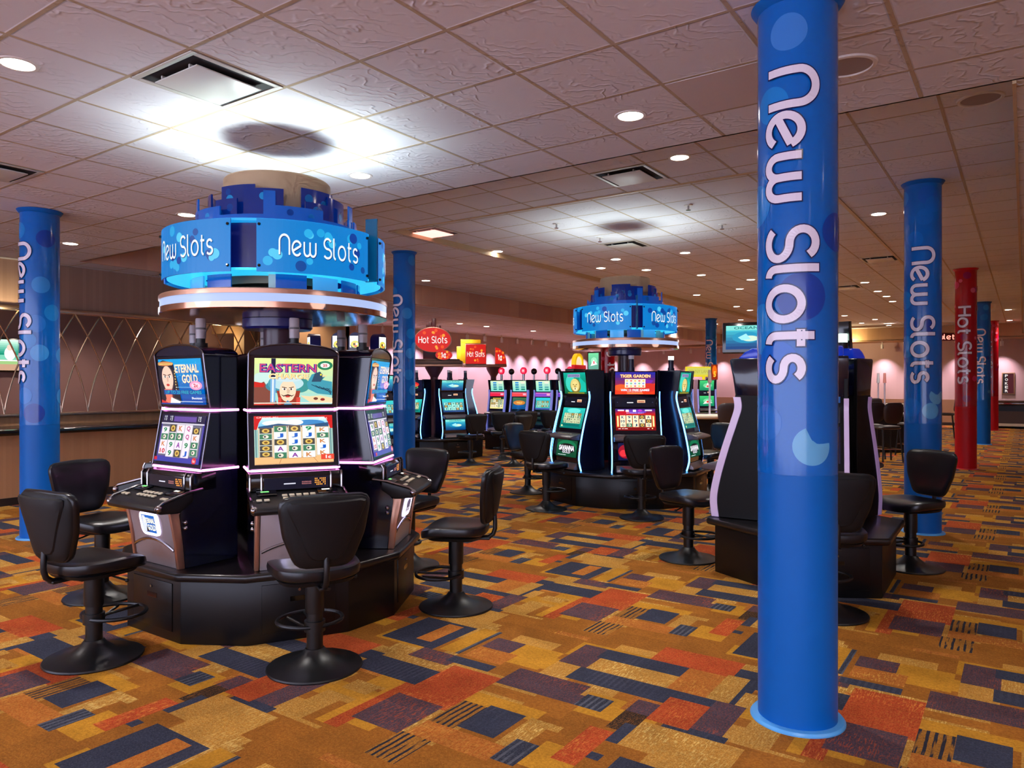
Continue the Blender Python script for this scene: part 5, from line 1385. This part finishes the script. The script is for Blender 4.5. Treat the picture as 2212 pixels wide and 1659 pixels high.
def diffuser(px, py, label, lit=False, rim=None):
    x, y, z = ceil_at(px, py)
    x = -3.064+TILE*(math.floor((x+3.064)/TILE)+.5); y = 2.278+TILE*(math.floor((y-2.278)/TILE)+.5)
    t = thing('ceiling_diffuser', label, 'air vent', (x,y,z), 0, 'square ceiling diffusers')
    h = TILE/2-.012; fm = mat('diffuser_frame', (206,204,196), .4)
    b = MB(); k = h-.035
    for x0,x1,y0,y1 in ((-h,h,-h,-k),(-h,h,k,h),(-h,-k,-k,k),(k,h,-k,k)): b.box(x0,x1,y0,y1,-.008,-.001)
    b.build('frame', fm, t, bev=.002)
    b = MB(); b.box(-k,k,-k,k,-.003,-.001); b.build('duct_throat', mat('duct_dark', (26,22,22), .8), t)
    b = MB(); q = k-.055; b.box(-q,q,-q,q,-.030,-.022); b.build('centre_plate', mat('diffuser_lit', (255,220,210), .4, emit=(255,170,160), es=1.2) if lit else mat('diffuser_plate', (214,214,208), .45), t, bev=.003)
    b = MB()
    for sx in (-1,1): b.box(sx*.14-.006,sx*.14+.006,-q,q,-.022,-.004)
    b.build('hanger', fm, t)
diffuser(445,172,'large square diffuser in the low ceiling above and left of the nearest canopy')
diffuser(1397,391,'square diffuser beyond the ceiling step, left of the nearest column')
diffuser(1345,526,'square diffuser in the coffer above the farther canopy')
diffuser(12,375,'square diffuser cut by the left edge of the photo')
diffuser(928,502,'square pinkish lit diffuser at the corner of the coffer', True)
diffuser(1883,556,'square diffuser right of the nearest column, against the coffer edge')
diffuser(1826,620,'small far square diffuser close to the right edge of the nearest column')
for px, py, lab in ((1830,142,'round speaker grille directly right of the nearest column'),(2118,213,'round speaker grille in the low ceiling at the upper right')):
    x, y, z = ceil_at(px, py)
    t = thing('ceiling_speaker', lab, 'speaker', (x,y,z), 0, 'round ceiling speakers')
    b = MB(); b.lathe([(.13,-.001),(.135,-.012),(.155,-.010),(.16,0)], 36); b.build('rim', TRIMR, t)
    b = MB(); b.lathe([(0,-.005),(.132,-.004)], 36); b.build('grille', mat('speaker_grille', (160,142,136), .7), t)
for px, py in ((1487,443),(1202,483),(1560,485),(1296,513)):
    x, y, z = ceil_at(px, py)
    lab = {1487:'small sprinkler head right of the bright patch in the coffer',1202:'small sprinkler head left of the bright patch in the coffer',1560:'small sprinkler head nearest the column in the coffer',1296:'small sprinkler head above the square diffuser in the coffer'}[px]
    t = thing('sprinkler_head', lab, 'sprinkler', (x,y,z), 0, 'sprinkler heads in the coffer')
    b = MB(); b.lathe([(0,-.008),(.05,-.008),(.055,0)], 20); b.build('plate', WHITEP, t)
    b = MB(); b.cyl(.012,-.06,-.008,10); b.cyl(.03,-.066,-.06,12); b.build('nozzle', CHROME, t)
x, y, z = ceil_at(1535, 205)
x = -3.064+TILE*(math.floor((x+3.064)/TILE)+.5); y = 2.278+TILE*(math.floor((y-2.278)/TILE)+.5)
t = thing('ceiling_cover', 'plain smooth ceiling panel just left of the top half of the nearest column', 'ceiling panel', (x,y,z))
b = MB(); q = TILE/2-.014; b.box(-q,q,-q,q,-.004,-.0005); b.build('plate', mat('plain_panel', (204,190,188), .8), t, smooth=False)
# wall washers of the far pink walls
wf = None
def washer(x, y, z, dx, dy, label, group, power):
    global wf
    if wf is None:
        wf = t = thing('wall_spotlight', label, 'spotlight', (x,y,z), 0, group)
        b = MB(); b.cyl(.015,-.10,0,8); b.build('stem', WHITEP, t)
        b = MB(); b.cyl(.055,-.26,-.09,16); b.build('can', WHITEP, t)
    else: t = dup(wf, (x,y,z), 0, label, group)
    li = bpy.data.lights.new('washer_beam', 'SPOT'); li.energy = power; li.color = (1.,.76,1.); li.spot_size = rad(84); li.spot_blend = 1.; li.shadow_soft_size = .03
    o = bpy.data.objects.new('washer_beam', li); COL.objects.link(o); o.location = (x,y,z-.27)
    o.rotation_euler = Vector((dx,dy,-1.)).to_track_quat('-Z','Y').to_euler()
PW = 115.
for k in range(18): washer(XF+.55, 14.6+k*1.0, ZL, -.30, 0, 'small can spotlight washing the left pink wall', 'spotlights along the left pink wall', PW)
for k in range(12): washer(-15.2+k*1.32, YF-.55, 3.26, 0, .30, 'small can spotlight washing the far pink wall', 'spotlights along the far pink wall', PW)
def lamp(name, x, y, z, e, c, size=.1, ty='POINT', spot=None, d=(0,0,-1)):
    li = bpy.data.lights.new(name, ty); li.energy = e; li.color = c; li.shadow_soft_size = size
    if spot: li.spot_size = rad(spot); li.spot_blend = .7
    o = bpy.data.objects.new(name, li); COL.objects.link(o); o.location = (x,y,z)
    if ty == 'SPOT': o.rotation_euler = Vector(d).to_track_quat('-Z','Y').to_euler()
lamp('alcove_lamp', -13.5, 8.95, 2.5, 7, (1,.74,.35), .05)
for y_ in (.5,3.5,6.3): lamp('bar_fill_light', -12.9, y_, 2.85, 70, (1,.82,.68), .1, 'SPOT', 150)  # added lights without fixtures, brighten the wall behind the lattice
lamp('pier_fill_light', -11.45, 10.0, 3.3, 55, (1,.8,.62), .05, 'SPOT', 110, (-.3,0,-1))  # added light without a fixture, lifts the dark pier wall
lamp('bulkhead_lamp', -11.72, 4.55, 2.58, 14, (1,.84,.5), .04, 'SPOT', 100, (-1,0,.55))
for y_ in (13.5,16.5,19.5,22.5,25.5,28.5): lamp('aisle_fill_light', -13.4, y_, 3.2, 60, (1,.84,.96), .1, 'SPOT', 150)  # unseen added lights, brighten the far room under the lower ceiling
lamp('soffit_lamp', -5.6, 31.4, 3.2, 25, (1,.78,.4), .05)

# ================================================================ world, camera, view
w = bpy.data.worlds.new('world'); sc.world = w; w.use_nodes = True
bg = w.node_tree.nodes['Background']; bg.inputs[0].default_value = (.68,.71,.95,1); bg.inputs[1].default_value = 2.7
cam = bpy.data.cameras.new('camera'); cam.sensor_width = 36.; cam.lens = F/2212*36.; cam.clip_end = 200
co = bpy.data.objects.new('camera', cam); COL.objects.link(co); co.location = (0,0,HC); co.rotation_euler = (pi/2,0,AL)
sc.camera = co
vs = sc.view_settings; vs.view_transform = 'Standard'; vs.look = 'None'; vs.gamma = 1.; vs.use_curve_mapping = False; vs.exposure = .84
sc.cycles.max_bounces = 5; sc.cycles.diffuse_bounces = 3; sc.cycles.glossy_bounces = 2; sc.cycles.transmission_bounces = 3
sc.cycles.use_adaptive_sampling = True; sc.cycles.adaptive_threshold = .1; sc.cycles.adaptive_min_samples = 12
sc.cycles.sample_clamp_indirect = 6.; sc.cycles.caustics_reflective = False; sc.cycles.caustics_refractive = False
